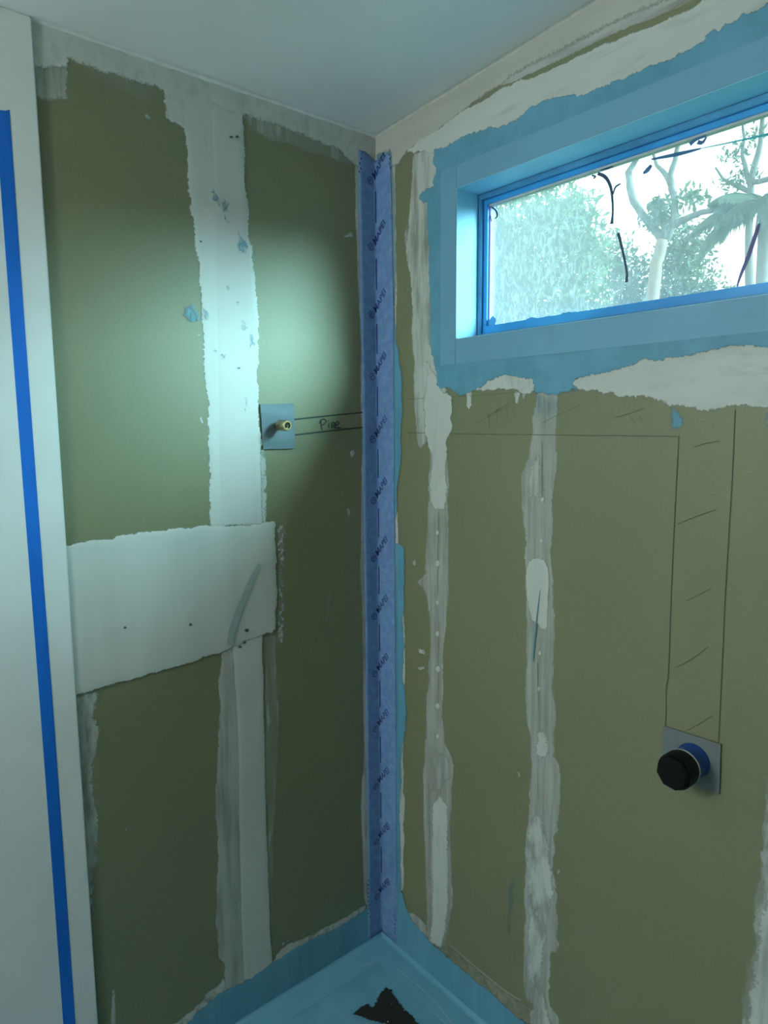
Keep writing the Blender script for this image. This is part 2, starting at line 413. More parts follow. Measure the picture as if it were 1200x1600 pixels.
for poly in ([(510, 935), (517, 910), (521, 918), (515, 960), (509, 1008), (503, 995)], [(465, 440), (471, 436), (468, 480), (462, 512)]):
    coat('compound_scuff', L, 'L', poly, thinner, .0003, .0003, .001, res=.004)
# small white scuffs and spots on the green paper
M_SCUFF = comp(feather=.002, lo=.5, hi=.9, grit=1.5)
for poly in ([(223, 178), (229, 176), (233, 180), (241, 183), (232, 187), (226, 186)], [(131, 166), (135, 170), (134, 186), (131, 182)], [(96, 259), (104, 261), (114, 263), (104, 265)],
             [(534, 372), (541, 366), (551, 362), (553, 370), (540, 371)], [(184, 497), (187, 499), (185, 503), (182, 502)], [(195, 1296), (199, 1292), (201, 1298), (196, 1304)],
             [(176, 1535), (179, 1548), (181, 1575), (184, 1602), (172, 1602), (174, 1570), (175, 1550)], 
             [(546, 708), (551, 700), (554, 712), (550, 716)], [(541, 798), (545, 788), (549, 800), (545, 812)], [(201, 1063), (205, 1063), (204, 1067), (201, 1067)],
             [(312, 650), (316, 652), (318, 664), (313, 662)], [(318, 708), (321, 712), (323, 722), (319, 720)], [(309, 520), (314, 520), (314, 526), (309, 526)]):
    coat('compound_scuff', L, 'L', poly, M_SCUFF, .0003, .0003, .0012, res=.004, seg=.003)
for _ in range(26):
    x, y = random.choice(((random.uniform(80, 290), random.uniform(250, 800)), (random.uniform(170, 330), random.uniform(1100, 1500)), (random.uniform(440, 555), random.uniform(720, 1400))))
    s_ = random.uniform(.8, 1.7)
    coat('compound_speck', L, 'L', [(x - s_, y), (x, y - s_), (x + s_, y), (x, y + s_)], M_SCUFF, .0003, .0002, 0, res=.004)

# ================================================================== COATS ON THE RIGHT WALL
R = wall_right
pinkish = mat_coat('joint_compound', (.50, .475, .425), (.45, .43, .38), feather=.012, lo=.9, hi=1., streak=(.1, 1, 1))
coat('ceiling_joint_compound', R, 'R', [(572, 200), (642, 154), (735, 98), (800, 57), (857, 23), (930, -24), (1000, -67), (1100, -129), (1240, -218), (1600, -440), (1600, -260), (1240, -95), (1100, -25), (1050, 0), (1000, 22), (950, 45), (900, 70), (850, 95), (800, 122), (750, 158), (700, 195), (665, 222), (640, 236), (620, 262), (572, 278)], pinkish, .0004, .0015, .002, res=.012)
coat('skim_coat_band', R, 'R', [(612, 236), (640, 228), (670, 208), (700, 188), (750, 158), (800, 131), (860, 108), (900, 88), (950, 65), (1000, 45), (1060, 20), (1110, -6), (1240, -68), (1600, -240), (1600, -120), (1240, 30), (1110, 100), (1000, 130), (900, 165), (800, 205), (720, 240), (700, 300), (690, 300), (688, 240), (660, 238), (645, 240), (620, 241)], comp(feather=.005, lo=.8, hi=1., streak=(.15, 1, 1), thr=(.3, .5)), .0008, .0012, .003, res=.012)
coat('compound_smear', R, 'R', [(760, 138), (850, 84), (900, 58), (950, 32), (1000, 10), (1050, -12), (1110, -40), (1130, -24), (1060, 14), (1000, 39), (950, 59), (900, 82), (850, 107), (800, 132)], comp(feather=.004, lo=.35, hi=.85, streak=(.1, 1, 1)), .0003, .0003, .002)
# taped seam nearest the corner
coat('taped_seam', R, 'R', [(646, 236), (642, 290), (639, 330), (634, 390), (640, 430), (643, 470), (642, 520), (645, 560), (646, 600), (648, 650), (651, 702), (660, 705), (668, 690), (690, 680), (700, 600), (700, 300), (700, 238), (670, 232)], comp(feather=.006, lo=.4, hi=.95, thr=(.34, .6)), .0004, .0008, .003)
coat('compound_smear', R, 'R', [(629, 368), (636, 345), (640, 345), (638, 388), (631, 392)], thin, .0004, .0004, .002)
coat('compound_patch', R, 'R', [(668, 540), (675, 575), (690, 605), (708, 620), (709, 670), (700, 690), (700, 720), (703, 760), (697, 795), (680, 797), (672, 780), (673, 740), (669, 700), (664, 682), (662, 640), (666, 600)], comp(feather=.007, lo=.75, hi=1., thr=(.3, .5)), .0021, .0012, .003)
coat('taped_seam', R, 'R', [(673, 690), (668, 740), (670, 780), (667, 800), (665, 850), (664, 895), (655, 905), (650, 902), (651, 912), (663, 925), (670, 960), (672, 1000), (668, 1050), (665, 1100), (665, 1150), (662, 1185), (660, 1200), (661, 1300), (665, 1400), (667, 1435), (666, 1468), (697, 1482), (702, 1450), (709, 1415), (707, 1375), (705, 1300), (707, 1240), (711, 1200), (707, 1180), (695, 1160), (692, 1120), (695, 1080), (695, 1010), (700, 960), (702, 900), (702, 800), (704, 760), (700, 690)], comp(feather=.007, lo=.38, hi=.74, thr=(.28, .72), streak=(1, 1, .06), sscale=70), .0004, .0008, .0025)
coat('compound_patch', R, 'R', [(675, 1255), (690, 1238), (703, 1258), (703, 1320), (704, 1400), (703, 1425), (698, 1460), (692, 1483), (668, 1470), (674, 1440), (675, 1380)], comp(feather=.012, lo=.8, hi=1., thr=(.3, .5)), .0021, .0012, .002)
coat('compound_patch', R, 'R', [(672, 1190), (690, 1170), (703, 1182), (706, 1215), (690, 1235), (672, 1240)], thin, .0021, .0006, .003)
# second seam, below the window
coat('taped_seam', R, 'R', [(838, 606), (833, 640), (830, 680), (826, 700), (822, 720), (815, 735), (815, 780), (817, 820), (819, 860), (820, 900), (820, 960), (821, 1000), (819, 1060), (821, 1120), (828, 1155), (830, 1190), (828, 1220), (826, 1260), (821, 1310), (820, 1360), (819, 1420), (817, 1480), (817, 1540), (820, 1560), (833, 1572), (825, 1582), (829, 1606), (880, 1606), (870, 1580), (861, 1570), (860, 1530), (862, 1510), (863, 1490), (873, 1490), (876, 1480), (873, 1455), (875, 1440), (871, 1420), (870, 1380), (866, 1350), (867, 1310), (874, 1300), (873, 1290), (877, 1260), (878, 1215), (873, 1190), (866, 1180), (867, 1160), (871, 1130), (872, 1100), (867, 1090), (866, 1060), (868, 1000), (866, 940), (864, 880), (864, 850), (865, 800), (868, 760), (871, 700), (873, 650), (876, 612)], comp(feather=.006, lo=.42, hi=.78, thr=(.28, .70), streak=(1, 1, .05), sscale=70), .0004, .0008, .003)
coat('compound_patch', R, 'R', [(826, 876), (840, 870), (852, 875), (859, 890), (860, 910), (858, 950), (856, 985), (848, 985), (840, 975), (832, 970), (826, 945), (822, 915), (823, 890)], comp(feather=.003, lo=1., hi=1.), .0021, .0016, .001)
coat('compound_patch', R, 'R', [(824, 1285), (834, 1262), (850, 1268), (860, 1305), (864, 1345), (868, 1385), (864, 1420), (858, 1470), (852, 1530), (858, 1575), (868, 1606), (832, 1606), (838, 1570), (826, 1540), (822, 1470), (822, 1380)], comp(feather=.014, lo=.35, hi=1., thr=(.36, .6), streak=(1, 1, .4), sscale=25), .0021, .0010, .004)
coat('compound_patch', R, 'R', [(838, 1140), (852, 1134), (860, 1150), (862, 1180), (848, 1190), (836, 1180)], comp(feather=.012, lo=.5, hi=1.), .0021, .0006, .003)
coat('compound_patch', R, 'R', [(822, 720), (840, 700), (852, 712), (856, 755), (846, 785), (826, 790), (818, 770)], comp(feather=.02, lo=.3, hi=.9, thr=(.35, .6)), .0021, .0005, .003)
# screw heads filled along the seams
DOTS = ((685, 832), (685, 880), (685, 941), (685, 990), (686, 1045), (685, 1103), (685, 1150), (690, 742), (849, 781), (847, 845), (845, 1020), (843, 1076))
M_DOT = comp(feather=.002, lo=1., hi=1.)
for (x, y) in DOTS:
    s_ = random.uniform(2.8, 4.0)
    coat('filled_screw_head', R, 'R', [(x + s_ * math.cos(a), y + s_ * 1.45 * math.sin(a)) for a in [i * .785 for i in range(8)]], M_DOT, .0034, .0012, .0006, res=.003, seg=.003)
M_SEAM = mat_plain('dark_seam_line', (.20, .215, .17), .9)  # darker tone for the thin lines along the seams
ribbons('seam_groove', R, 'R', [[(686, 800), (685, 860), (685, 930)], [(685, 950), (686, 1030), (685, 1140)], [(848, 690), (848, 780)], [(841, 1035), (842, 1075), (843, 1108)], [(841, 1200), (842, 1250)], [(833, 1540), (834, 1575)]], .0016, M_SEAM, .0030)
# compound under the window
coat('compound_patch', R, 'R', [(728, 606), (740, 612), (765, 611), (800, 609), (812, 614), (836, 613), (840, 585), (800, 580), (750, 590)], comp(feather=.005, lo=.75, hi=1., thr=(.3, .5), streak=(1, 1, .6)), .0006, .0021, .003)
for poly in ([(727, 610), (738, 610), (738, 632), (733, 641), (729, 636)], [(803, 610), (813, 610), (811, 628), (809, 636), (805, 630)], [(815, 612), (821, 612), (820, 628), (817, 632)]):
    coat('compound_drip', R, 'R', poly, comp(feather=.003, lo=.5, hi=.95), .0006, .001, .002, res=.004, seg=.003)
coat('skim_coat_band', R, 'R', [(893, 611), (907, 613), (930, 613), (960, 618), (990, 622), (1020, 623), (1035, 628), (1050, 636), (1080, 638), (1120, 641), (1170, 637), (1300, 640), (1450, 634), (1600, 620), (1600, 500), (1245, 530), (1100, 538), (1000, 555), (930, 575), (890, 595)], comp(feather=.005, lo=.82, hi=1., thr=(.3, .5), streak=(.3, 1, 1), grit=1.2), .0006, .0014, .003)
# seam at the far right
xs_ = uv('R', (1196, 1240))[0]
coat('taped_seam', R, 'R', uvs('R', [(1196, 1240), (1190, 1325), (1185, 1360), (1175, 1425), (1174, 1460), (1170, 1500), (1162, 1550), (1156, 1595)]) + [(xs_ - .02, .10), (xs_ + .085, .10), (xs_ + .08, .6), (xs_ + .085, 1.2), (xs_ + .075, 1.78), (xs_ + .008, 1.78), (xs_ + .004, 1.3)], comp(feather=.008, lo=.2, hi=.75, thr=(.36, .62), streak=(1, 1, .3)), .0004, .0008, .004, px=False)
coat('compound_patch', R, 'R', [(1180, 1430), (1178, 1480), (1174, 1530), (1166, 1570), (1160, 1640), (1230, 1660), (1240, 1500), (1248, 1200), (1255, 1000), (1230, 1000), (1215, 1200), (1200, 1370)], comp(feather=.016, lo=.6, hi=1., thr=(.34, .58)), .0021, .001, .004)
# membrane around the window
HOLE = (WX0, WZ0, WX1, WZ1)
ring = [(680, 230), (700, 227), (720, 213), (735, 208), (760, 200), (790, 195), (830, 166), (870, 150), (900, 145), (903, 150), (950, 131), (1000, 111), (1050, 91), (1080, 76), (1100, 63), (1110, 45), (1118, 39), (1125, 48), (1140, 35), (1170, 20), (1200, 4)]
ring2 = [(1200, 545), (1110, 550), (1042, 561), (993, 570), (939, 586), (898, 597), (907, 609), (876, 619), (838, 616), (833, 595), (790, 588), (763, 597), (740, 612), (723, 620), (705, 610), (682, 602), (678, 560), (672, 540), (672, 470), (670, 400), (668, 340), (668, 318), (653, 313), (660, 299), (678, 290), (682, 265), (677, 250)]
ruv = uvs('R', ring) + [(1.25, 2.33), (WX1 + .12, 2.32), (WX1 + .12, 1.75), (1.3, 1.76)] + uvs('R', ring2)
def ring_quad_outline(): return ruv
# split along the opening so that the outline stays a ring
mr = coat('window_membrane', R, 'R', ruv, blue(feather=.005, lo=.86, hi=1., grit=1., streak=(.5, 1, .5)), .0030, .0010, .003, px=False, hole=HOLE, res=.010)
def trim_hole(o, off):
    """move stray vertices around the opening exactly onto its border"""
    for v in o.data.vertices:
        x, z = v.co.x, v.co.z
        if WX0 - .0105 < x < WX1 + .0105 and WZ0 - .0105 < z < WZ1 + .0105:
            dx0, dz0, dz1, dx1 = x - WX0, z - WZ0, WZ1 - z, WX1 - x
            ins = min(dx0, dx1, dz0, dz1)
            if ins > -.0105:
                m_ = min((abs(dx0), 0), (abs(dz0), 1), (abs(dz1), 2), (abs(dx1), 3))[1]
                if m_ == 0: v.co.x = WX0
                elif m_ == 1: v.co.z = WZ0
                elif m_ == 2: v.co.z = WZ1
                else: v.co.x = WX1
trim_hole(mr, 0)
coat('membrane_smear', R, 'R', [(836, 588), (842, 612), (870, 622), (878, 640), (868, 660), (850, 650), (838, 660), (834, 640), (832, 600)], mat_coat('blue_smear', (.14, .34, .46), (.12, .30, .40), feather=.015, lo=.0, hi=.5, thr=(.4, .65)), .0034, .0003, .003)
# reinforcing fabric band around the opening: four flat strips
M_BAND = mat_paint('blue_reinforced_band', (.165, .355, .50), .5, .03, .3)
bo = .0054
def band(name, x0, x1, z0, z1): return boxes(name, [(x0, -bo, z0, x1, -.0002, z1)], M_BAND, R, .0008)
wl = uv('R', (690, 540))[0]
zb = uv('R', (867, 553))[1]
band('reinforcing_band', wl, WX0 - .0006, zb + .0004, WZ1 + .055)
band('reinforcing_band', WX0 - .0004, WX1 + .05, zb, WZ0 - .0004)
band('reinforcing_band', WX0 - .0004, WX1 + .05, WZ1 + .0004, WZ1 + .055)
band('reinforcing_band', WX1 + .0006, WX1 + .05, WZ0, WZ1)
# painted reveal of the opening
M_REV = mat_paint('blue_reveal_coat', (.26, .55, .74), .42, .04, .3)
t_ = .0015
boxes('reveal_coat', [(WX0 - .0002, -bo, WZ0, WX0 + t_, RD, WZ1)], M_REV, R)
boxes('reveal_coat', [(WX0 + t_, -bo, WZ1 - t_, WX1, RD, WZ1 + .0002)], M_REV, R)
boxes('reveal_coat', [(WX0 + t_, -bo, WZ0 - .0002, WX1, RD, WZ0 + t_)], M_REV, R)
boxes('reveal_coat', [(WX1 - t_, -bo, WZ0 + t_, WX1 + .0002, RD, WZ1 - t_)], M_REV, R)
for poly in ([(1044, 628), (1062, 640), (1070, 655), (1070, 668), (1058, 675), (1046, 672)], [(1193, 640), (1205, 640), (1205, 672), (1194, 670)]):
    coat('membrane_drip', R, 'R', poly, mat_coat('blue_smear', (.14, .34, .46), (.12, .30, .40), feather=.010, lo=.5, hi=.9), .0006, .0008, .0008, res=.004)
# membrane and compound beside the corner tape
coat('corner_compound', R, 'R', [(588, 238), (619, 240), (620, 300), (621, 400), (621, 500), (620, 560), (622, 700), (622, 800), (624, 850), (630, 860), (632, 960), (633, 1100), (631, 1190), (633, 1210), (631, 1235), (634, 1260), (631, 1290), (634, 1310), (631, 1345), (632, 1392), (600, 1400)], comp(feather=.005, lo=.5, hi=.95, thr=(.3, .58)), .0005, .0008, .0025, res=.012)
coat('corner_membrane', R, 'R', [(588, 470), (618, 480), (619, 520), (624, 545), (628, 580), (629, 620), (628, 680), (625, 740), (622, 800), (619, 848), (633, 850), (634, 880), (632, 920), (633, 950), (630, 975), (634, 1010), (631, 1050), (635, 1090), (634, 1150), (628, 1190), (627, 1300), (628, 1390), (600, 1400)], blue(feather=.005, lo=.8, hi=1., grit=1.), .0021, .0006, .003, res=.012)
coat('corner_membrane', R, 'R', [(588, 236), (614, 236), (619, 300), (619, 480), (600, 480)], mat_coat('blue_smear', (.18, .38, .48), (.15, .34, .42), feather=.006, lo=.3, hi=.7), .0021, .0004, .002, res=.012)
# base membrane and the thin coat above it
coat('compound_smear', R, 'R', [(636, 1412), (645, 1430), (660, 1442), (670, 1452), (668, 1470), (690, 1478), (704, 1476), (730, 1498), (762, 1525), (790, 1548), (818, 1566), (838, 1580), (830, 1604), (800, 1590), (750, 1545), (700, 1500), (650, 1460)], mat_coat('joint_compound', (.34, .33, .24), (.28, .28, .19), feather=.008, lo=.4, hi=.8, streak=(1, 1, 1)), .0003, .0003, .002)
ribbons('compound_ridge', R, 'R', [[(703, 1476), (730, 1499), (762, 1526), (790, 1549), (815, 1563)]], (.002, .004, .003), mat_plain('ridge_compound', (.42, .41, .33), .8), .0012)
coat('compound_smear', R, 'R', [(638, 1424), (652, 1430), (668, 1446), (668, 1466), (655, 1456), (645, 1444)], comp(feather=.004, lo=.5, hi=.8), .0006, .0005, .002, res=.005)
br = [(600, 1380), (627, 1385), (632, 1402), (640, 1426), (655, 1448), (675, 1472), (690, 1484), (720, 1510), (750, 1537), (790, 1570), (815, 1591), (828, 1606)]
br_uv = [(0, .0005), (0, .20)] + uvs('R', br)[1:] + [(.75, .108), (XR, .105), (XR, .0005)]
coat('membrane_upstand', R, 'R', br_uv, blue(feather=.004, lo=.9, hi=1., grit=.9), .0028, .0012, .003, px=False, res=.014)
# blue scratch, faint smears and scuffs
ribbons('membrane_scratch', R, 'R', [[(846, 920), (842, 955), (838, 990), (834, 1032)]], (.0008, .0045, .005, .004), mat_plain('scratch_blue', (.13, .26, .30), .7), .0044)
coat('membrane_smear', R, 'R', [(797, 1372), (803, 1352), (806, 1380), (803, 1420), (799, 1465), (792, 1460), (793, 1410)], mat_coat('blue_smear', (.20, .32, .34), (.16, .27, .28), feather=.008, lo=.1, hi=.4), .0003, .0003, .002)
for poly in ([(808, 1206), (812, 1206), (813, 1216), (810, 1217)], [(643, 878), (650, 874), (651, 884), (646, 886)], [(652, 1012), (663, 1015), (666, 1024), (655, 1022)], [(652, 1042), (662, 1040), (664, 1046), (654, 1048)],
             [(871, 1358), (876, 1360), (875, 1366), (870, 1365)], [(1063, 1354), (1066, 1352), (1067, 1366), (1064, 1364)], [(1172, 746), (1180, 752), (1178, 755), (1171, 749)], [(1092, 800), (1100, 812), (1096, 814)], [(1084, 1138), (1088, 1128), (1090, 1140)], [(1094, 1138), (1098, 1124), (1100, 1140)],
             [(864, 848), (869, 846), (868, 852)], [(869, 1143), (872, 1141), (872, 1146)], [(745, 1096), (748, 1094), (748, 1100)], [(996, 1310), (999, 1309), (999, 1313)]):
    coat('compound_scuff', R, 'R', poly, M_SCUFF, .0003, .0003, .0012, res=.004, seg=.003)
for _ in range(26):
    x, y = random.uniform(715, 1180), random.uniform(700, 1560); s_ = random.uniform(.7, 1.4)
    coat('compound_speck', R, 'R', [(x - s_, y), (x, y - s_), (x + s_, y), (x, y + s_)], M_SCUFF, .0003, .0002, 0, res=.004)
# pencil marks
M_PENCIL = mat_plain('pencil_graphite', (.075, .078, .05), .6)
M_PENCIL2 = mat_plain('faint_pencil_graphite', (.115, .12, .075), .6)
ribbons('pencil_line', R, 'R', [[(636, 676), (720, 678), (900, 680), (1061, 682)]], .0015, M_PENCIL, .0014)
ribbons('pencil_line', R, 'R', [[(636, 624), (760, 617), (860, 609)]], .0012, M_PENCIL2, .0014)
ribbons('pencil_line', R, 'R', [[(1061, 682), (1056, 780), (1052, 860), (1048, 960), (1045, 1058), (1040, 1076), (1042, 1100), (1040, 1134)]], .0014, M_PENCIL, .0014)
ribbons('pencil_line', R, 'R', [[(1149, 640), (1145, 740), (1140, 820), (1133, 940), (1128, 1060), (1123, 1160)]], .0014, M_PENCIL, .0014)
for ln in ([(1085, 699), (1105, 692), (1125, 689)], [(1059, 819), (1090, 806), (1120, 796)], [(1072, 939), (1092, 930), (1112, 919)], [(1057, 1043), (1085, 1028), (1107, 1010)], [(1075, 1141), (1095, 1130), (1114, 1118)]):
    ribbons('pencil_hatch', R, 'R', [ln], .0014, M_PENCIL, .0014)
ribbons('pencil_scribble', R, 'R', [[(745, 662), (775, 643), (803, 625)], [(762, 645), (766, 668)], [(776, 640), (778, 662)], [(776, 640), (786, 640), (782, 650)], [(792, 636), (794, 656)], [(806, 634), (800, 642), (806, 650)]], .0011, M_PENCIL2, .0014)
ribbons('pencil_scribble', R, 'R', [[(848, 661), (880, 645), (908, 633)], [(963, 652), (985, 646), (1008, 637)], [(985, 650), (990, 656), (995, 664)], [(1000, 650), (1006, 660)]], .0011, M_PENCIL2, .0032)

# marker lines and the handwritten word on the left wall
M_MARKER = mat_plain('black_marker_ink', (.022, .032, .026), .6)
def z6(pts): return [(390 + x / 6, 600 + y / 6) for x, y in pts]
ribbons('marker_line', L, 'L', [[(459, 655.3), (500, 651), (540, 647), (566, 644.5)]], .0040, M_MARKER, .0014)
ribbons('marker_line', L, 'L', [[(460, 679.6), (500, 675), (540, 670.6), (566, 667.6)]], .0040, M_MARKER, .0014)
hw = ribbons('handwritten_word', L, 'L', [z6([(665, 345), (668, 385), (676, 428)]), z6([(655, 370), (660, 340), (690, 325), (716, 342), (708, 368), (672, 388)]),
        z6([(738, 368), (738, 390), (742, 414)]), z6([(735, 343), (739, 349)]),
        z6([(766, 362), (768, 390), (770, 418)]), z6([(766, 368), (790, 358), (797, 372), (776, 390), (800, 417)]),
        z6([(800, 390), (832, 380), (834, 352), (812, 352), (798, 385), (808, 410), (830, 413), (852, 410)])], .0034, M_MARKER, .0015)
tag(hw, 'black handwritten word Pipe')

# compound bead run along both ceiling joints
def bead(name, a, b, inward, mat, par, r):
    V, F = [], []; n = 6; N = 40
    for j in range(N + 1):
        p = Vector(a).lerp(Vector(b), j / N); rr = r * random.uniform(.8, 1.15)
        for i in range(n):
            t = i / (n - 1) * math.pi / 2
            V.append(p + Vector(inward) * (rr * (1 - math.sin(t)) + .0002) - Vector((0, 0, rr * (1 - math.cos(t)) + .0002)))
    for j in range(N):
        for i in range(n - 1): q = j * n + i; F.append((q, q + 1, q + n + 1, q + n))
    return mesh(name, V, F, mat, par, True)
bead('ceiling_bead', (.0006, 0, H0), (.0006, YP, H0), (1, 0, 0), mat_plain('bead_compound', (.72, .72, .70), .7), L, .010)
bead('ceiling_bead', (0, -.0006, H0), (XR, -.0006, ceil_z(XR)), (0, -1, 0), mat_plain('bead_compound_warm', (.58, .56, .51), .7), R, .009)

# ================================================================== FLOOR DETAILS
M_BLACK = mat_coat('black_floor_base', (.012, .013, .012), (.02, .021, .02), feather=.004, grit=1.2, rough=.6)
coat('bare_black_patch', floor, 'F', [(603, 1542), (611, 1545), (625, 1565), (640, 1583), (655, 1599), (690, 1640), (740, 1700), (700, 1720), (640, 1650), (606, 1603), (590, 1599), (572, 1594), (549, 1587), (560, 1577), (575, 1569), (584, 1572), (592, 1556)], M_BLACK, .0025, .0003, .004, seg=.004)
M_FBAND = mat_paint('blue_floor_band', (.15, .37, .50), .45, .04, .3)
def prism(name, pts, z0, z1, mat, parent):
    n = len(pts); V = [(x, y, z0) for x, y in pts] + [(x, y, z1) for x, y in pts]
    F = [tuple(range(n, 2 * n)), tuple(range(n))[::-1]] + [(i, (i + 1) % n, n + (i + 1) % n, n + i) for i in range(n)]
    return mesh(name, V, F, mat, parent)
prism('floor_band', [(.0, -.0), (.0, YP), (.085, YP), (.082, -.5), (.086, -.085)], 0, .0012, M_FBAND, floor)
prism('floor_band', [(.0, 0), (.086, -.085), (.5, -.080), (1.4, -.083), (1.4, 0)], 0, .0018, M_FBAND, floor)
# rounded fillet of membrane in the angle between wall and floor
def fillet(name, a, b, inward):
    V, F = [], []; r = .014; n = 7; N = 26
    for j in range(N + 1):
        p = Vector(a).lerp(Vector(b), j / N)
        for i in range(n):
            t = i / (n - 1) * math.pi / 2
            rr = r * (1 + .12 * random.uniform(-1, 1))
            V.append(p + Vector(inward) * (rr * (1 - math.sin(t)) + .0006) + Vector((0, 0, rr * (1 - math.cos(t)) + .0006)))
    for j in range(N):
        for i in range(n - 1):
            q = j * n + i; F.append((q, q + 1, q + n + 1, q + n))
    return mesh(name, V, F, M_FBAND, floor, True)
fillet('membrane_fillet', (0.002, 0, .001), (0.002, YP, .001), (1, 0, 0))
fillet('membrane_fillet', (0, -.003, .001), (1.6, -.003, .001), (0, -1, 0))
M_SCR = mat_plain('pale_scratch', (.42, .52, .56), .7)
ribbons('floor_scratch', floor, 'F', [[(620, 1514), (632, 1524), (643, 1534)], [(650, 1539), (670, 1556), (690, 1578), (705, 1600)], [(566, 1511), (580, 1507), (588, 1502)], [(727, 1585), (740, 1592), (760, 1602)]], .0016, M_SCR, .0025)
M_CHIP = mat_plain('pale_debris', (.45, .46, .42), .8)
for (x, y) in ((612, 1570), (626, 1568), (632, 1580), (606, 1598), (590, 1473), (626, 1489)):
    c = uv('F', (x, y)); s_ = random.uniform(.0012, .0025)
    o = lathe('debris_chip', (c[0], c[1], .0028), (random.uniform(-.3, .3), .2, 1), [(0, s_), (s_ * .5, s_ * .8), (s_ * .9, s_ * .3)], M_CHIP, floor, 6, False)

# ================================================================== WINDOW
win = tag(empty('window_1', (WX0, .08, WZ0)), 'high horizontal window with blue coated frame', kind='structure')
def wchild(o, par=win):
    o.parent = par; o.matrix_parent_inverse = par.matrix_world.inverted() if par.type != 'EMPTY' else Matrix.Translation(-Vector(par.location)); return o
M_FR = mat_coat('frame_membrane', (.05, .30, .62), (.04, .22, .48), feather=.0001, streak=(.2, 1, .2), rough=.4, bump=.5)
k = NT('blue_sash_coat')
k.l(k.mix(k.ramp(k.noise(14, 4, (.3, 1, .3)), .35, .65), (.03, .26, .60), (.05, .38, .80)), k.b.inputs['Base Color']); k.rough(.4, .4); k.bump(k.noise(35, 4), .4, .002); M_SASH = k.m
k = NT('blue_coated_frame')
k.l(k.mix(k.ramp(k.noise(14, 4, (.3, 1, .3)), .35, .65), (.05, .20, .38), (.09, .34, .60)), k.b.inputs['Base Color']); k.rough(.4, .4); k.bump(k.noise(35, 4), .4, .002); M_FR = k.m
M_VINYL = mat_plain('grey_vinyl', (.55, .56, .55), .5)
fx = (WX0 + t_, WX1 - t_); fz = (WZ0 + t_, WZ1 - t_)
wchild(boxes('frame_rail', [(fx[0], RD, fz[1] - .014, fx[1], .115, fz[1])], M_FR, bevel=.0015))
wchild(boxes('frame_rail', [(fx[0], RD, fz[0], fx[1], .115, fz[0] + .016)], M_FR, bevel=.0015))
wchild(boxes('frame_stile', [(fx[0], RD, fz[0] + .016, fx[0] + .012, .115, fz[1] - .014)], M_FR, bevel=.0015))
wchild(boxes('frame_stile', [(fx[1] - .012, RD, fz[0] + .016, fx[1], .115, fz[1] - .014)], M_FR, bevel=.0015))
ix = (fx[0] + .012, fx[1] - .012); iz = (fz[0] + .016, fz[1] - .014)
gl = (ix[0] + .012, ix[1] - .012, iz[0] + .018, iz[1] - .010)
wchild(boxes('sash_rail', [(ix[0], .080, iz[1] - .012, ix[1], .112, iz[1] - .0005)], M_SASH, bevel=.001))
wchild(boxes('sash_rail', [(ix[0], .080, iz[0] + .0005, ix[1], .112, iz[0] + .020)], M_SASH, bevel=.001))
wchild(boxes('sash_stile', [(ix[0] + .0005, .080, iz[0] + .020, ix[0] + .013, .112, iz[1] - .012)], M_SASH, bevel=.001))
wchild(boxes('sash_stile', [(ix[1] - .013, .080, iz[0] + .020, ix[1] - .0005, .112, iz[1] - .012)], M_SASH, bevel=.001))
wchild(boxes('glazing_bead', [(ix[0] + .013, .086, iz[1] - .0165, ix[1] - .013, .10, iz[1] - .012)], M_VINYL))
M_PURPLE = mat_plain('purple_gasket', (.20, .10, .40), .6)
wchild(boxes('glazing_gasket', [(ix[0] + .013, .087, iz[0] + .020, ix[0] + .0155, .10, iz[1] - .017)], M_PURPLE))
# ragged membrane slopped onto the lower edge of the glass
gz0, gz1 = iz[0] + .020, iz[1] - .0165; gx0, gx1 = ix[0] + .0155, ix[1] - .013
k = NT('dirty_window_glass')
lp = k.n('ShaderNodeBsdfTransparent'); lp.inputs[0].default_value = (.93, .97, .96, 1)
tr = k.n('ShaderNodeBsdfTranslucent'); tr.inputs[0].default_value = (.46, .50, .52, 1)
gs = k.n('ShaderNodeBsdfGlossy'); gs.inputs['Roughness'].default_value = .05
pos = k.n('ShaderNodeNewGeometry'); sp = k.n('ShaderNodeSeparateXYZ'); k.l(pos.outputs['Position'], sp.inputs[0])
left = k.ramp(sp.outputs['X'], .40, .95, .40, .16)
stk = k.ramp(k.noise(60, 5, (1, 1, .45), .7, 1.5), .42, .72, 0., .24)
k2 = k.math('MULTIPLY', stk, k.ramp(sp.outputs['X'], .45, 1.0, 1., .25))
fac = k.math('ADD', left, k2)
mx = k.n('ShaderNodeMixShader'); k.l(fac, mx.inputs[0]); k.l(lp.outputs[0], mx.inputs[1]); k.l(tr.outputs[0], mx.inputs[2])
mx2 = k.n('ShaderNodeMixShader'); mx2.inputs[0].default_value = .04; k.l(mx.outputs[0], mx2.inputs[1]); k.l(gs.outputs[0], mx2.inputs[2])
k.l(mx2.outputs[0], k.out.inputs['Surface']); M_GLASS = k.m
pane = wchild(mesh('pane', [(gx0, GY + .002, gz0), (gx1, GY + .002, gz0), (gx1, GY + .002, gz1), (gx0, GY + .002, gz1)], [(0, 1, 2, 3)], M_GLASS))
M_DRIP = mat_plain('dark_membrane_drip', (.035, .075, .13), .4)
M_DRIP2 = mat_plain('blue_membrane_drip', (.05, .16, .34), .4)
def drip(lines, wdt, m=M_DRIP, lab=None):
    wdt = tuple(v * 1.35 for v in wdt); o = ribbons('membrane_drip', None, 'G', lines, wdt, m, .0004)
    o.parent = pane; return o
drip([[(934, 271), (947, 276), (955, 292), (957, 310), (958, 330), (956, 350)]], (.0045, .0055, .005, .004, .0035, .007))
drip([[(958, 304), (961, 292), (970, 287)]], (.002, .0035, .002))
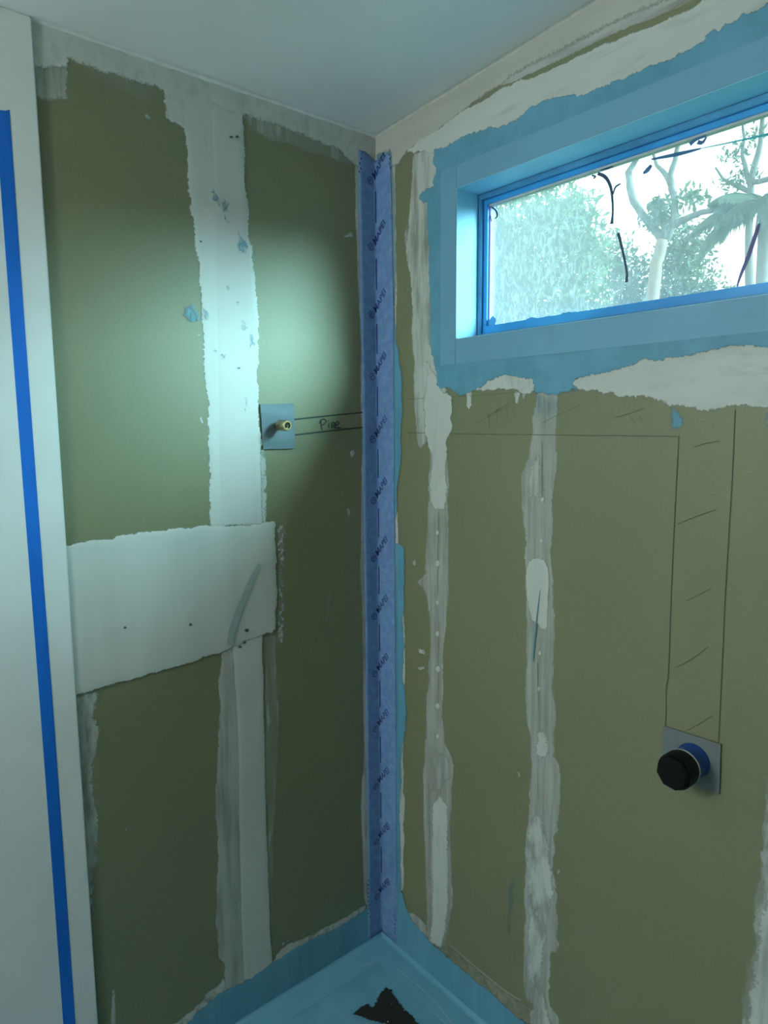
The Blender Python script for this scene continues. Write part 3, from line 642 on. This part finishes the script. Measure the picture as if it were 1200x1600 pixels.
drip([[(966, 364), (971, 383), (977, 410), (980, 428), (979, 441)]], (.0055, .0045, .004, .006))
drip([[(1018, 249), (1060, 241), (1096, 232)]], (.002, .006, .0015), M_DRIP2)
drip([[(1096, 232), (1150, 221), (1205, 209)]], (.001, .002, .0045), mat_plain('cyan_membrane_streak', (.05, .45, .50), .4))
drip([[(1078, 226), (1088, 217), (1104, 212)], [(1090, 222), (1098, 224), (1104, 214)]], (.006, .005, .002), M_DRIP2)
drip([[(1005, 271), (1012, 266), (1018, 258)]], (.002, .008, .004), M_DRIP2)
drip([[(1187, 349), (1178, 375), (1169, 403), (1158, 428), (1151, 450)]], (.0035, .006, .006, .004, .001), mat_plain('violet_membrane_drip', (.06, .05, .20), .4))
drip([[(768, 324), (775, 328), (778, 338), (773, 342)], [(766, 336), (768, 346)]], (.002, .004, .002))
drip([[(925, 274), (932, 276), (927, 279)], [(938, 266), (950, 263), (958, 260)]], (.002, .003, .002))
drip([[(810, 511), (813, 504)], [(808, 511), (817, 509)]], (.004, .003))
for pts in ([(770, 512), (800, 505), (850, 495), (900, 486), (935, 484), (960, 480), (1000, 475), (1060, 463), (1120, 457), (1200, 444), (1245, 436), (1245, 452), (1100, 476), (960, 499), (770, 530)], [(763, 500), (772, 490), (776, 500), (774, 515), (763, 520)]):
    o = coat('membrane_slop', None, 'G', pts, mat_coat('frame_slop', (.07, .36, .66), (.05, .28, .54), feather=.002, rough=.4), .0012, .0012, .003, res=.006, seg=.004)
    o.parent = pane
# light portal in the opening (helps the sampler only)
pd = bpy.data.lights.new('window_portal', 'AREA'); pd.shape = 'RECTANGLE'; pd.size = WX1 - WX0; pd.size_y = WZ1 - WZ0
pd.cycles.is_portal = True
po = bpy.data.objects.new('window_portal', pd); COL.objects.link(po)
po.location = ((WX0 + WX1) / 2, WT + .004, (WZ0 + WZ1) / 2); po.rotation_euler = (-math.pi / 2, 0, 0)

# ================================================================== CORNER TAPE
M_TAPE = None
k = NT('blue_fleece_tape')
f = k.ramp(k.noise(45, 5, (1, 1, 1), .7), .35, .7)
c = k.mix(f, (.135, .225, .45), (.195, .31, .54))
c = k.mix(k.ramp(k.noise(16, 4, (1, 1, .5)), .52, .72, 0, .5), c, (.13, .29, .45))
k.l(c, k.b.inputs['Base Color']); k.rough(.75, .25); k.bump(k.noise(220, 3), .25, .001); M_TAPE = k.m
TO = .0044
left_e = fractal([(uv('L', q)[0], uv('L', q)[1]) for q in [(574, 1462), (573, 1300), (571, 1100), (568, 900), (566, 700), (563, 500), (561, 380), (559, 233)]], .0006, .04, False)
right_e = fractal([uv('R', q) for q in [(622, 1468), (621, 1300), (620, 1100), (619, 900), (618, 700), (617, 500), (615, 380), (611, 229)]], .0006, .04, False)
def fold(u, z, off):
    """unrolled tape coordinate (negative on the left wall) to the room"""
    return (off, u - off, z) if u < 0 else (off + u, -off, z)
V, F = [], []
zs = np.linspace(.012, 2.40, 150)
UF = [-1, -.8, -.6, -.4, -.25]
for z in zs:
    lu = np.interp(z, left_e[:, 1], left_e[:, 0]); ru = np.interp(z, right_e[:, 1], right_e[:, 0])
    lu += TO; ru -= TO
    us = [-lu * f_ for f_ in UF] + [-.008, 0., .008] + [ru * -f_ for f_ in UF[::-1]]
    NU = len(us)
    for u in us:
        zz = z
        if z > 2.34:    # torn, slightly scalloped top
            s_ = u / (ru if u > 0 else -lu)
            top = 2.372 + (  .012 * s_ ** 2 + .003 * math.sin(s_ * 7) if u > 0 else .016 * min(1, -1.8 * s_))
            zz = 2.34 + (z - 2.34) / .06 * (top - 2.34)
        V.append(fold(u, zz, TO))
for i in range(len(zs) - 1):
    for j in range(NU - 1):
        q = i * NU + j; F.append((q, q + 1, q + NU + 1, q + NU))
tape = mesh('corner_sealing_tape', V, F, M_TAPE, None, True)
sm_ = tape.modifiers.new('thickness', 'SOLIDIFY'); sm_.thickness = .0008; sm_.offset = -1
tag(tape, 'long blue fleece sealing tape folded into the wall corner with printed wordmarks', 'sealing tape')
M_PRINT = mat_plain('navy_print', (.018, .042, .17), .6)
# wordmark with its emblem, printed slantwise across the fold
def text_mesh(body):
    cu = bpy.data.curves.new('t', 'FONT'); cu.body = body; cu.size = 1; cu.offset = .022; cu.resolution_u = 3; cu.shear = .18
    o = bpy.data.objects.new('t', cu); COL.objects.link(o)
    dg = bpy.context.evaluated_depsgraph_get(); me = bpy.data.meshes.new_from_object(o.evaluated_get(dg))
    bpy.data.objects.remove(o); bpy.data.curves.remove(cu)
    bm = bmesh.new(); bm.from_mesh(me); bmesh.ops.triangulate(bm, faces=bm.faces)
    V = np.array([(v.co.x, v.co.y) for v in bm.verts]); F = [tuple(v.index for v in f.verts) for f in bm.faces]; bm.free()
    bpy.data.meshes.remove(me); return V, F
TV, TF = text_mesh('MAPEI')
TV = TV - TV.min(0); TV = TV / TV.max(0)
ln_t, ht = .072, .0185
TV = TV * np.array([ln_t, ht]); TV[:, 0] += .026
def emblem():
    V, F = [], []; n = 24; R0 = .0105
    def rad(a): return R0 * (1 + .10 * math.cos(6 * a))       # rounded hexagon ring
    for rr in (1., .78):
        for i in range(n):
            a = 2 * math.pi * i / n; V.append((.011 + rad(a) * rr * math.cos(a), ht / 2 + rad(a) * rr * math.sin(a)))
    for i in range(n): F.append((i, (i + 1) % n, n + (i + 1) % n, n + i))
    def bar(x0, y0, x1, y1, w_):
        d = np.array([x1 - x0, y1 - y0]); d /= np.linalg.norm(d); nn = np.array([-d[1], d[0]]) * w_ / 2
        b = len(V); c0 = np.array([.011, ht / 2])
        for P in ((x0, y0), (x1, y1)):
            for s in (1, -1): V.append(tuple(c0 + np.array(P) + nn * s))
        F.append((b, b + 1, b + 3, b + 2))
    for a in ((-.005, -.004, -.003, .004), (-.003, .004, 0, -.001), (0, -.001, .003, .004), (.003, .004, .005, -.004)): bar(*a, .0018)
    return np.array(V), F
EV, EF = emblem()
AV = np.vstack([EV, TV]); AF = EF + [tuple(i + len(EV) for i in f) for f in TF]
AV = AV - np.array([.047, ht / 2])
CENT = [(592, 268), (590, 373), (592, 477), (592, 574), (592, 672), (593, 767), (594, 857), (595, 947), (596, 1037), (597, 1123), (597, 1212), (598, 1298), (598, 1383)]
ang = math.radians(49); rot = np.array([[math.cos(ang), -math.sin(ang)], [math.sin(ang), math.cos(ang)]])
for (cx, cy) in CENT:
    n_, _, _ = PLANES['R']
    u0, z0 = uv('R', (cx, cy)) if cx > 591 else uv('L', (cx, cy))
    P = AV @ rot.T + np.array([.004, z0])
    ne = len(EV)
    wm = mesh('printed_wordmark', [fold(u, z, TO + .0007) for u, z in P[ne:]], TF, M_PRINT, tape)
    mesh('printed_emblem', [fold(u, z, TO + .0007) for u, z in P[:ne]], EF, M_PRINT, wm)
dz = [uv('L', c_)[1] for c_ in [(590, c[1]) for c in CENT]]
for a, b in zip(dz[:-1], dz[1:]):
    m_ = (a + b) / 2 - .008; hl = .043
    V = [fold(u, z, TO + .0005) for z in np.linspace(m_ - hl, m_ + hl, 4) for u in (-.0022, 0., .0022)]
    F = [(i * 3 + j, i * 3 + j + 1, i * 3 + j + 4, i * 3 + j + 3) for i in range(3) for j in range(2)]
    mesh('fold_dash', V, F, M_PRINT, tape)
for (u, z) in [(-.052, 2.366), (-.056, 2.353), (-.053, 2.340), (-.058, 2.330), (.058, 2.372), (.062, 2.360), (.060, 2.348), (.064, 2.337)] + [(-.053 + random.uniform(-.004, .004), zz) for zz in np.arange(.09, .22, .014)] + [(.066 + random.uniform(-.004, .004), zz) for zz in np.arange(.03, .12, .016)]:
    q = [fold(u + .0025 * math.cos(t), z + .0035 * math.sin(t), TO + .0004) for t in [i * 1.047 for i in range(6)]]
    mesh('punched_hole', q, [tuple(range(6))], M_PRINT, tape)

# ================================================================== PAINTER'S TAPE
k = NT('blue_crepe_tape')
k.l(k.mix(k.ramp(k.noise(30, 3, (1, 1, .2)), .3, .7), (.004, .125, .54), (.005, .145, .60)), k.b.inputs['Base Color']); k.rough(.55, .35); k.bump(k.noise(200, 2, (1, .2, 1)), .2, .0006)
ptop = uv('P', (17, 172))[1]
ys = (-.9555, -.9300)
V, F = [], []
zz = np.linspace(.03, ptop, 60); 
for i, z in enumerate(zz):
    sh = .0012 * math.sin(z * 2.3)
    V += [(PT + .0005, ys[0] + sh, z - (.006 if i == 59 else 0)), (PT + .0007, (ys[0] * .3 + ys[1] * .7) + sh, z - (.004 if i == 59 else 0)), (PT + .0005, ys[1] + sh, z)]
for i in range(59):
    for j in (0, 1): q = i * 3 + j; F.append((q, q + 1, q + 4, q + 3))
pt = mesh('painters_tape', V, F, k.m)
md = pt.modifiers.new('thickness', 'SOLIDIFY'); md.thickness = .0004; md.offset = -1
tag(pt, 'vertical strip of bright blue masking tape on the white painted wall', 'masking tape')

# ================================================================== SHOWER OUTLET ON THE LEFT WALL
sb = uv('L', (430, 665))
sh = tag(empty('shower_pipe_stub', (0, sb[0], sb[1])), 'brass pipe stub through a grey square gasket on the left wall', 'pipe stub')
def to_parent(o, par):
    o.parent = par; o.matrix_parent_inverse = Matrix.Translation(-Vector(par.location)); return o
k = NT('grey_blue_gasket')
k.l(k.mix(k.ramp(k.noise(20, 4, (1, .3, 1.5)), .3, .7), (.12, .165, .19), (.17, .225, .25)), k.b.inputs['Base Color']); k.rough(.7, .3); k.bump(k.noise(70, 4, (1, .15, 1)), .5, .002); M_GASK = k.m
def plate(name, quad, plane, z0, z1, mat, par):
    f3 = PLANES[plane][2]; q = fractal(uvs(plane, quad), .0006, .03)
    n = len(q); V = [f3(a, b, z0) for a, b in q] + [f3(a, b, z1) for a, b in q]
    F = [tuple(range(n, 2 * n)), tuple(range(n))[::-1]] + [(i, (i + 1) % n, n + (i + 1) % n, n + i) for i in range(n)]
    return to_parent(mesh(name, V, F, mat), par)
plate('gasket_plate', [(405, 631.5), (457, 630.5), (459.5, 700), (410, 702)], 'L', .003, .0062, M_GASK, sh)
M_BRASS = mat_plain('brass', (.62, .47, .24), .28, 1., .5)
M_BRASSD = mat_plain('dark_brass', (.20, .14, .07), .4, .9, .5)
to_parent(lathe('pipe', (0, sb[0], sb[1]), (1, 0, 0), [(0, .0085), (.030, .0085)], M_BRASSD, seg=24), sh)
nut = to_parent(lathe('hex_nut', (0, sb[0], sb[1]), (1, 0, 0), [(.022, .0125), (.024, .015), (.040, .015), (.042, .0125)], M_BRASS, seg=6, smooth=False, rot=.3), sh)
plug = to_parent(lathe('plug', (0, sb[0], sb[1]), (1, 0, 0), [(.042, .0095), (.048, .0095), (.048, .0138), (.0595, .0138), (.061, .0124), (.061, .0085), (.055, .0065)], M_BRASS, seg=24), sh)
bm_ = boxes('plug_recess', [(.0550, sb[0] - .0055, sb[1] - .0012, .0600, sb[0] + .0055, sb[1] + .0012), (.0550, sb[0] - .0012, sb[1] - .0055, .0598, sb[0] + .0012, sb[1] + .0055)], mat_plain('plug_slot', (.03, .025, .02), .6))
bm_.parent = plug

# ================================================================== DRAIN STUB ON THE RIGHT WALL
db = uv('R', (1085, 1186))
dr = tag(empty('drain_pipe_stub', (db[0], 0, db[1])), 'blue pipe stub with black cap through a grey gasket on the right wall', 'pipe stub')
plate('gasket_plate', [(1039, 1133.5), (1128, 1162), (1125, 1239.5), (1036.5, 1205)], 'R', .0016, .0052, mat_plain('grey_rubber_gasket', (.17, .185, .19), .6, 0, .3, .3, 90), dr)
ax = (0, -1, 0); og = (db[0], 0, db[1])
to_parent(lathe('pipe', og, ax, [(0, .030), (.046, .030)], mat_plain('blue_plastic_pipe', (.008, .055, .26), .35), seg=40), dr)
to_parent(lathe('pipe_collar', og, ax, [(.0052, .0335), (.012, .0325), (.015, .030)], mat_plain('blue_sealant', (.008, .05, .22), .4), seg=40), dr)
to_parent(lathe('white_ring', og, ax, [(.044, .0300), (.044, .0335), (.049, .0335), (.049, .0300)], mat_plain('white_plastic', (.55, .58, .56), .5), seg=40), dr)
cap = to_parent(lathe('cap', og, ax, [(.049, .030), (.049, .0335), (.053, .0345), (.076, .0345), (.080, .0335)], mat_plain('black_plastic', (.006, .006, .006), .55, 0, .2), seg=40), dr)
lathe('cap_front', og, ax, [(.078, .034), (.088, .0315), (.091, .028)], mat_plain('black_plastic_nut', (.005, .005, .005), .6, 0, .12), cap, seg=8, smooth=False, rot=.25)

# ================================================================== ADDED FILL LAMP (unseen, put in to brighten the right wall)
lx, ly = .50, -2.55; lz = ceil_z(lx)
lamp = tag(empty('added_fill_lamp', (lx, ly, lz)), 'white globe lamp added unseen behind the viewpoint to brighten the right wall', 'lamp')
to_parent(lathe('fill_lamp_rose', (lx, ly, lz), (0, 0, -1), [(0, .05), (.02, .05), (.03, .02)], mat_plain('fill_lamp_metal', (.7, .7, .7), .4)), lamp)
to_parent(lathe('fill_cord', (lx, ly, lz), (0, 0, -1), [(.02, .004), (.30, .004)], mat_plain('fill_lamp_cord', (.6, .6, .6), .6), seg=8), lamp)
k = NT('fill_lamp_glass'); k.b.inputs['Base Color'].default_value = (.8, .8, .78, 1)
k.b.inputs['Emission Color'].default_value = (.83, 1., .96, 1); k.b.inputs['Emission Strength'].default_value = 66.0
to_parent(lathe('fill_lamp_globe', (lx, ly, lz), (0, 0, -1), [(.42 - .13 * math.cos(a), max(.01, .13 * math.sin(a))) for a in np.linspace(0, math.pi, 13)], k.m), lamp)

# ================================================================== OUTSIDE
k = NT('garden_grass'); k.l(k.mix(k.noise(3, 4), (.05, .10, .03), (.12, .18, .06)), k.b.inputs['Base Color']); k.rough(.9, .1)
ground = tag(mesh('ground', [(-60, WT + .02, -.4), (60, WT + .02, -.4), (60, 80, -.4), (-60, 80, -.4)], [(0, 1, 2, 3)], k.m), 'grassy garden ground outside the window', kind='structure')
M_BARK = mat_plain('pale_bark', (.26, .19, .14), .9, 0, .2, .5, 20)
M_BARK2 = mat_plain('grey_bark', (.12, .115, .10), .9, 0, .2, .5, 20)
def leafmat(name, a, b):
    k = NT(name); c = k.mix(k.ramp(k.noise(2.2, 3), .3, .7), a, b); k.l(c, k.b.inputs['Base Color']); k.rough(.6, .3)
    t = k.n('ShaderNodeBsdfTranslucent'); k.l(c, t.inputs[0]); m = k.n('ShaderNodeMixShader'); m.inputs[0].default_value = .4
    k.l(k.b.outputs[0], m.inputs[1]); k.l(t.outputs[0], m.inputs[2]); k.l(m.outputs[0], k.out.inputs['Surface']); return k.m
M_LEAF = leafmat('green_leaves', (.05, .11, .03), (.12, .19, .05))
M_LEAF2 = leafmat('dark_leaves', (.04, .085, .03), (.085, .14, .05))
M_PALM = leafmat('palm_leaves', (.045, .085, .05), (.09, .14, .07))
def leaves(blobs, n, size, mat, par, name='foliage'):
    """blobs: (centre, radii); n leaves spread through them, denser near the surface"""
    V = []; tot = sum(r[0] * r[2] for _, r in blobs)
    for c, r in blobs:
        k_ = int(n * r[0] * r[2] / tot)
        d = RNG.normal(size=(k_, 3)); d /= np.linalg.norm(d, axis=1)[:, None]
        P = np.array(c) + d * np.array(r) * (RNG.random(k_)[:, None] ** .5) * (1 + .18 * RNG.normal(size=(k_, 1)))
        A = RNG.normal(size=(k_, 3)); A /= np.linalg.norm(A, axis=1)[:, None]
        B = np.cross(A, RNG.normal(size=(k_, 3))); B /= np.linalg.norm(B, axis=1)[:, None]
        s = size * RNG.uniform(.6, 1.3, (k_, 1))
        V.append(np.stack([P - A * s, P + B * s * .35, P + A * s, P - B * s * .35], 1).reshape(-1, 3))
    V = np.concatenate(V); F = [(i, i + 1, i + 2, i + 3) for i in range(0, len(V), 4)]
    o = to_parent(mesh(name, V, F, mat), par); o['kind'] = 'stuff'; return o
def limb(par, name, pts, rads, mat, seg=8):
    P = [Vector(p) for p in pts]
    Q, Rr = [], []
    for i in range(len(P) - 1):
        for t in (0, .5):
            p = P[i].lerp(P[i + 1], t)
            if t: p += Vector([random.uniform(-.03, .03) for _ in range(3)]) * min(1, rads[i] * 8)
            Q.append(p); Rr.append(rads[i] * (1 - t) + rads[i + 1] * t)
    Q.append(P[-1]); Rr.append(rads[-1])
    V, F = tube(name, Q, Rr, mat, seg=seg)
    o = mesh(name, V, F, mat, None, True)
    if par.type == 'EMPTY': return to_parent(o, par)
    o.parent = par; return o
def tree_root(name, base, label): return tag(empty(name, base), label, 'tree')
GZ = -.4
def pxr(px_w, y, px):     # pixel width -> metres at that place
    d = np.linalg.norm(np.array(at_y(px, y)) - CAM); return px_w * d / FPX / 2
# forked pale tree
Y = 9.0
def T(*pts, y=9.0): return [at_y(p, y + i * .0) for i, p in enumerate(pts)]
b0 = at_y((1014, 520), Y); base = (b0.x - .1, Y, GZ)
ft = tree_root('forked_tree', base, 'bare forked tree with a pale sunlit trunk outside the window')
ft_trunk = limb(ft, 'trunk', [base] + T((1014, 520), (1019, 470), (1024, 430), (1031, 395), (1036, 375)), [.15, .12, .105, .095, .09, .09], M_BARK, 12)
limb(ft_trunk, 'branch', T((1036, 378), (1022, 358), (1003, 335), (990, 315), (984, 292), (981, 270), (995, 248), (1003, 230)), [.075, .065, .06, .058, .054, .048, .04, .03], M_BARK2)
limb(ft_trunk, 'branch', T((1036, 378), (1048, 357), (1055, 335), (1055, 315), (1049, 295), (1047, 275), (1055, 250), (1060, 225), (1058, 200)), [.075, .06, .055, .052, .048, .044, .038, .032, .02], M_BARK2)
limb(ft_trunk, 'branch', T((1049, 290), (1038, 270), (1026, 258), (1020, 238)), [.05, .04, .03, .02], M_BARK2, 6)
limb(ft_trunk, 'branch', T((1040, 368), (1036, 345), (1030, 325), (1026, 308)), [.05, .045, .035, .02], M_BARK2, 6)
limb(ft_trunk, 'branch', T((1054, 352), (1070, 343), (1095, 332), (1120, 328), (1150, 300)), [.06, .05, .04, .035, .02], M_BARK2, 6)
limb(ft_trunk, 'branch', T((984, 292), (986, 275), (987, 255)), [.03, .02, .015], M_BARK2, 6)
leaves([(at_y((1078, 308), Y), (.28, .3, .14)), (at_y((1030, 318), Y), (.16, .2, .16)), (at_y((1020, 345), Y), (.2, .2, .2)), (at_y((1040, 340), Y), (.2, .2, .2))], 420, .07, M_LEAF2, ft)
# leafy tree filling the left of the pane
def leafy(name, label, y, crown, n, mat, size=.10, tr=.13):
    c0 = at_y(crown[0][0], y); bs = (c0.x, y, GZ); t = tree_root(name, bs, label)
    limb(t, 'trunk', [bs, (c0.x + .1, y, c0.z * .5), (c0.x, y, c0.z + .3)], [tr, tr * .8, tr * .4], M_BARK2)
    leaves([(tuple(at_y(p, y + random.uniform(-.6, .6))), (pxr(2 * rx, y, p), pxr(2 * rx, y, p) * .8, pxr(2 * rz, y, p))) for p, rx, rz in crown], n, size, mat, t)
    return t
leafy('leafy_tree', 'dense leafy green tree behind the streaked left part of the pane', 12., [((830, 430), 75, 110), ((790, 380), 50, 70), ((860, 350), 55, 60), ((905, 400), 50, 60), ((895, 470), 60, 60), ((800, 480), 60, 60), ((900, 340), 35, 40), ((720, 420), 70, 100), ((640, 430), 70, 90), ((560, 460), 70, 80)], 16000, M_LEAF, .11)
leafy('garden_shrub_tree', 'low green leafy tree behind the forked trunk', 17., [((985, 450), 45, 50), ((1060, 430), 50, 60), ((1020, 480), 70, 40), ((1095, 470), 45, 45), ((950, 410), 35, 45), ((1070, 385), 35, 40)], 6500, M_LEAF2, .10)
# fan palm at the right
Y = 7.0
pc = at_y((1196, 318), Y); pb = (pc.x + .05, Y, GZ)
pr_ = tree_root('palm_tree', pb, 'palm tree with drooping fronds beyond the violet drip on the pane')
limb(pr_, 'trunk', [pb, (pc.x + .04, Y, pc.z * .5), (pc.x, Y, pc.z)], [.09, .07, .06], M_BARK2, 10)
def frond(par, c, az, el, ln, droop):
    """arching rachis with hanging leaflets, one mesh"""
    V, F = [], []; n = 16; d = Vector((math.cos(az), math.sin(az), 0)); side = Vector((-math.sin(az), math.cos(az), 0))
    pts = []
    for i in range(n + 1):
        t = i / n; pts.append(Vector(c) + d * (ln * t * math.cos(el) * (1 - .12 * t)) + Vector((0, 0, ln * (math.sin(el) * t - droop * t * t))))
    for i in range(n):
        a, b = pts[i], pts[i + 1]; q = len(V); w_ = .018 * (1 - i / n) + .005
        V += [a + side * w_, a - side * w_, b - side * w_, b + side * w_]; F.append((q, q + 1, q + 2, q + 3))
        if i < 2: continue
        for s in (1, -1):
            for h_ in (.0, .33, .66):
                p = a.lerp(b, h_); L_ = ln * .34 * math.sin(math.pi * min(1, (i + h_) / n * .85 + .15)) * random.uniform(.8, 1.15)
                tip = p + (side * s * .62 + d * .35 + Vector((0, 0, -.62))) * L_
                q = len(V); m2 = p.lerp(tip, .5) + Vector((0, 0, .04 * L_)); e_ = d * .014
                V += [p - e_, m2 - e_ * 1.3, tip, m2 + e_ * 1.3, p + e_]; F.append((q, q + 1, q + 2, q + 3, q + 4))
    return to_parent(mesh('frond', V, F, M_PALM), par)
for i in range(15):
    frond(pr_, pc, i * 2.399 + .3, random.choice((.15, .35, .6, .9)), random.uniform(.75, 1.0), random.uniform(.55, .95))
# thin bare tree farther off
Y = 13.0
b1 = at_y((1172, 470), Y); bs = (b1.x, Y, GZ)
bt = tree_root('bare_tree', bs, 'thin bare tree rising above the palm fronds')
bt_trunk = limb(bt, 'trunk', [bs] + T((1172, 470), (1170, 360), (1173, 290), (1180, 255), (1188, 225), (1192, 180), (1195, 130), y=Y), [.14, .09, .07, .065, .06, .05, .04, .02], M_BARK2)
limb(bt_trunk, 'branch', T((1173, 290), (1166, 270), (1160, 245), (1163, 215), (1160, 190), y=Y), [.06, .05, .04, .03, .02], M_BARK2, 6)
limb(bt_trunk, 'branch', T((1172, 300), (1150, 290), (1130, 280), (1118, 262), y=Y), [.05, .04, .03, .02], M_BARK2, 6)
limb(bt_trunk, 'branch', T((1174, 285), (1200, 280), (1230, 268), y=Y), [.05, .05, .03], M_BARK2, 6)
leaves([(tuple(at_y(p, Y)), (.35, .3, .22)) for p in ((1150, 240), (1140, 285), (1175, 210), (1165, 280))], 260, .07, M_LEAF2, bt)
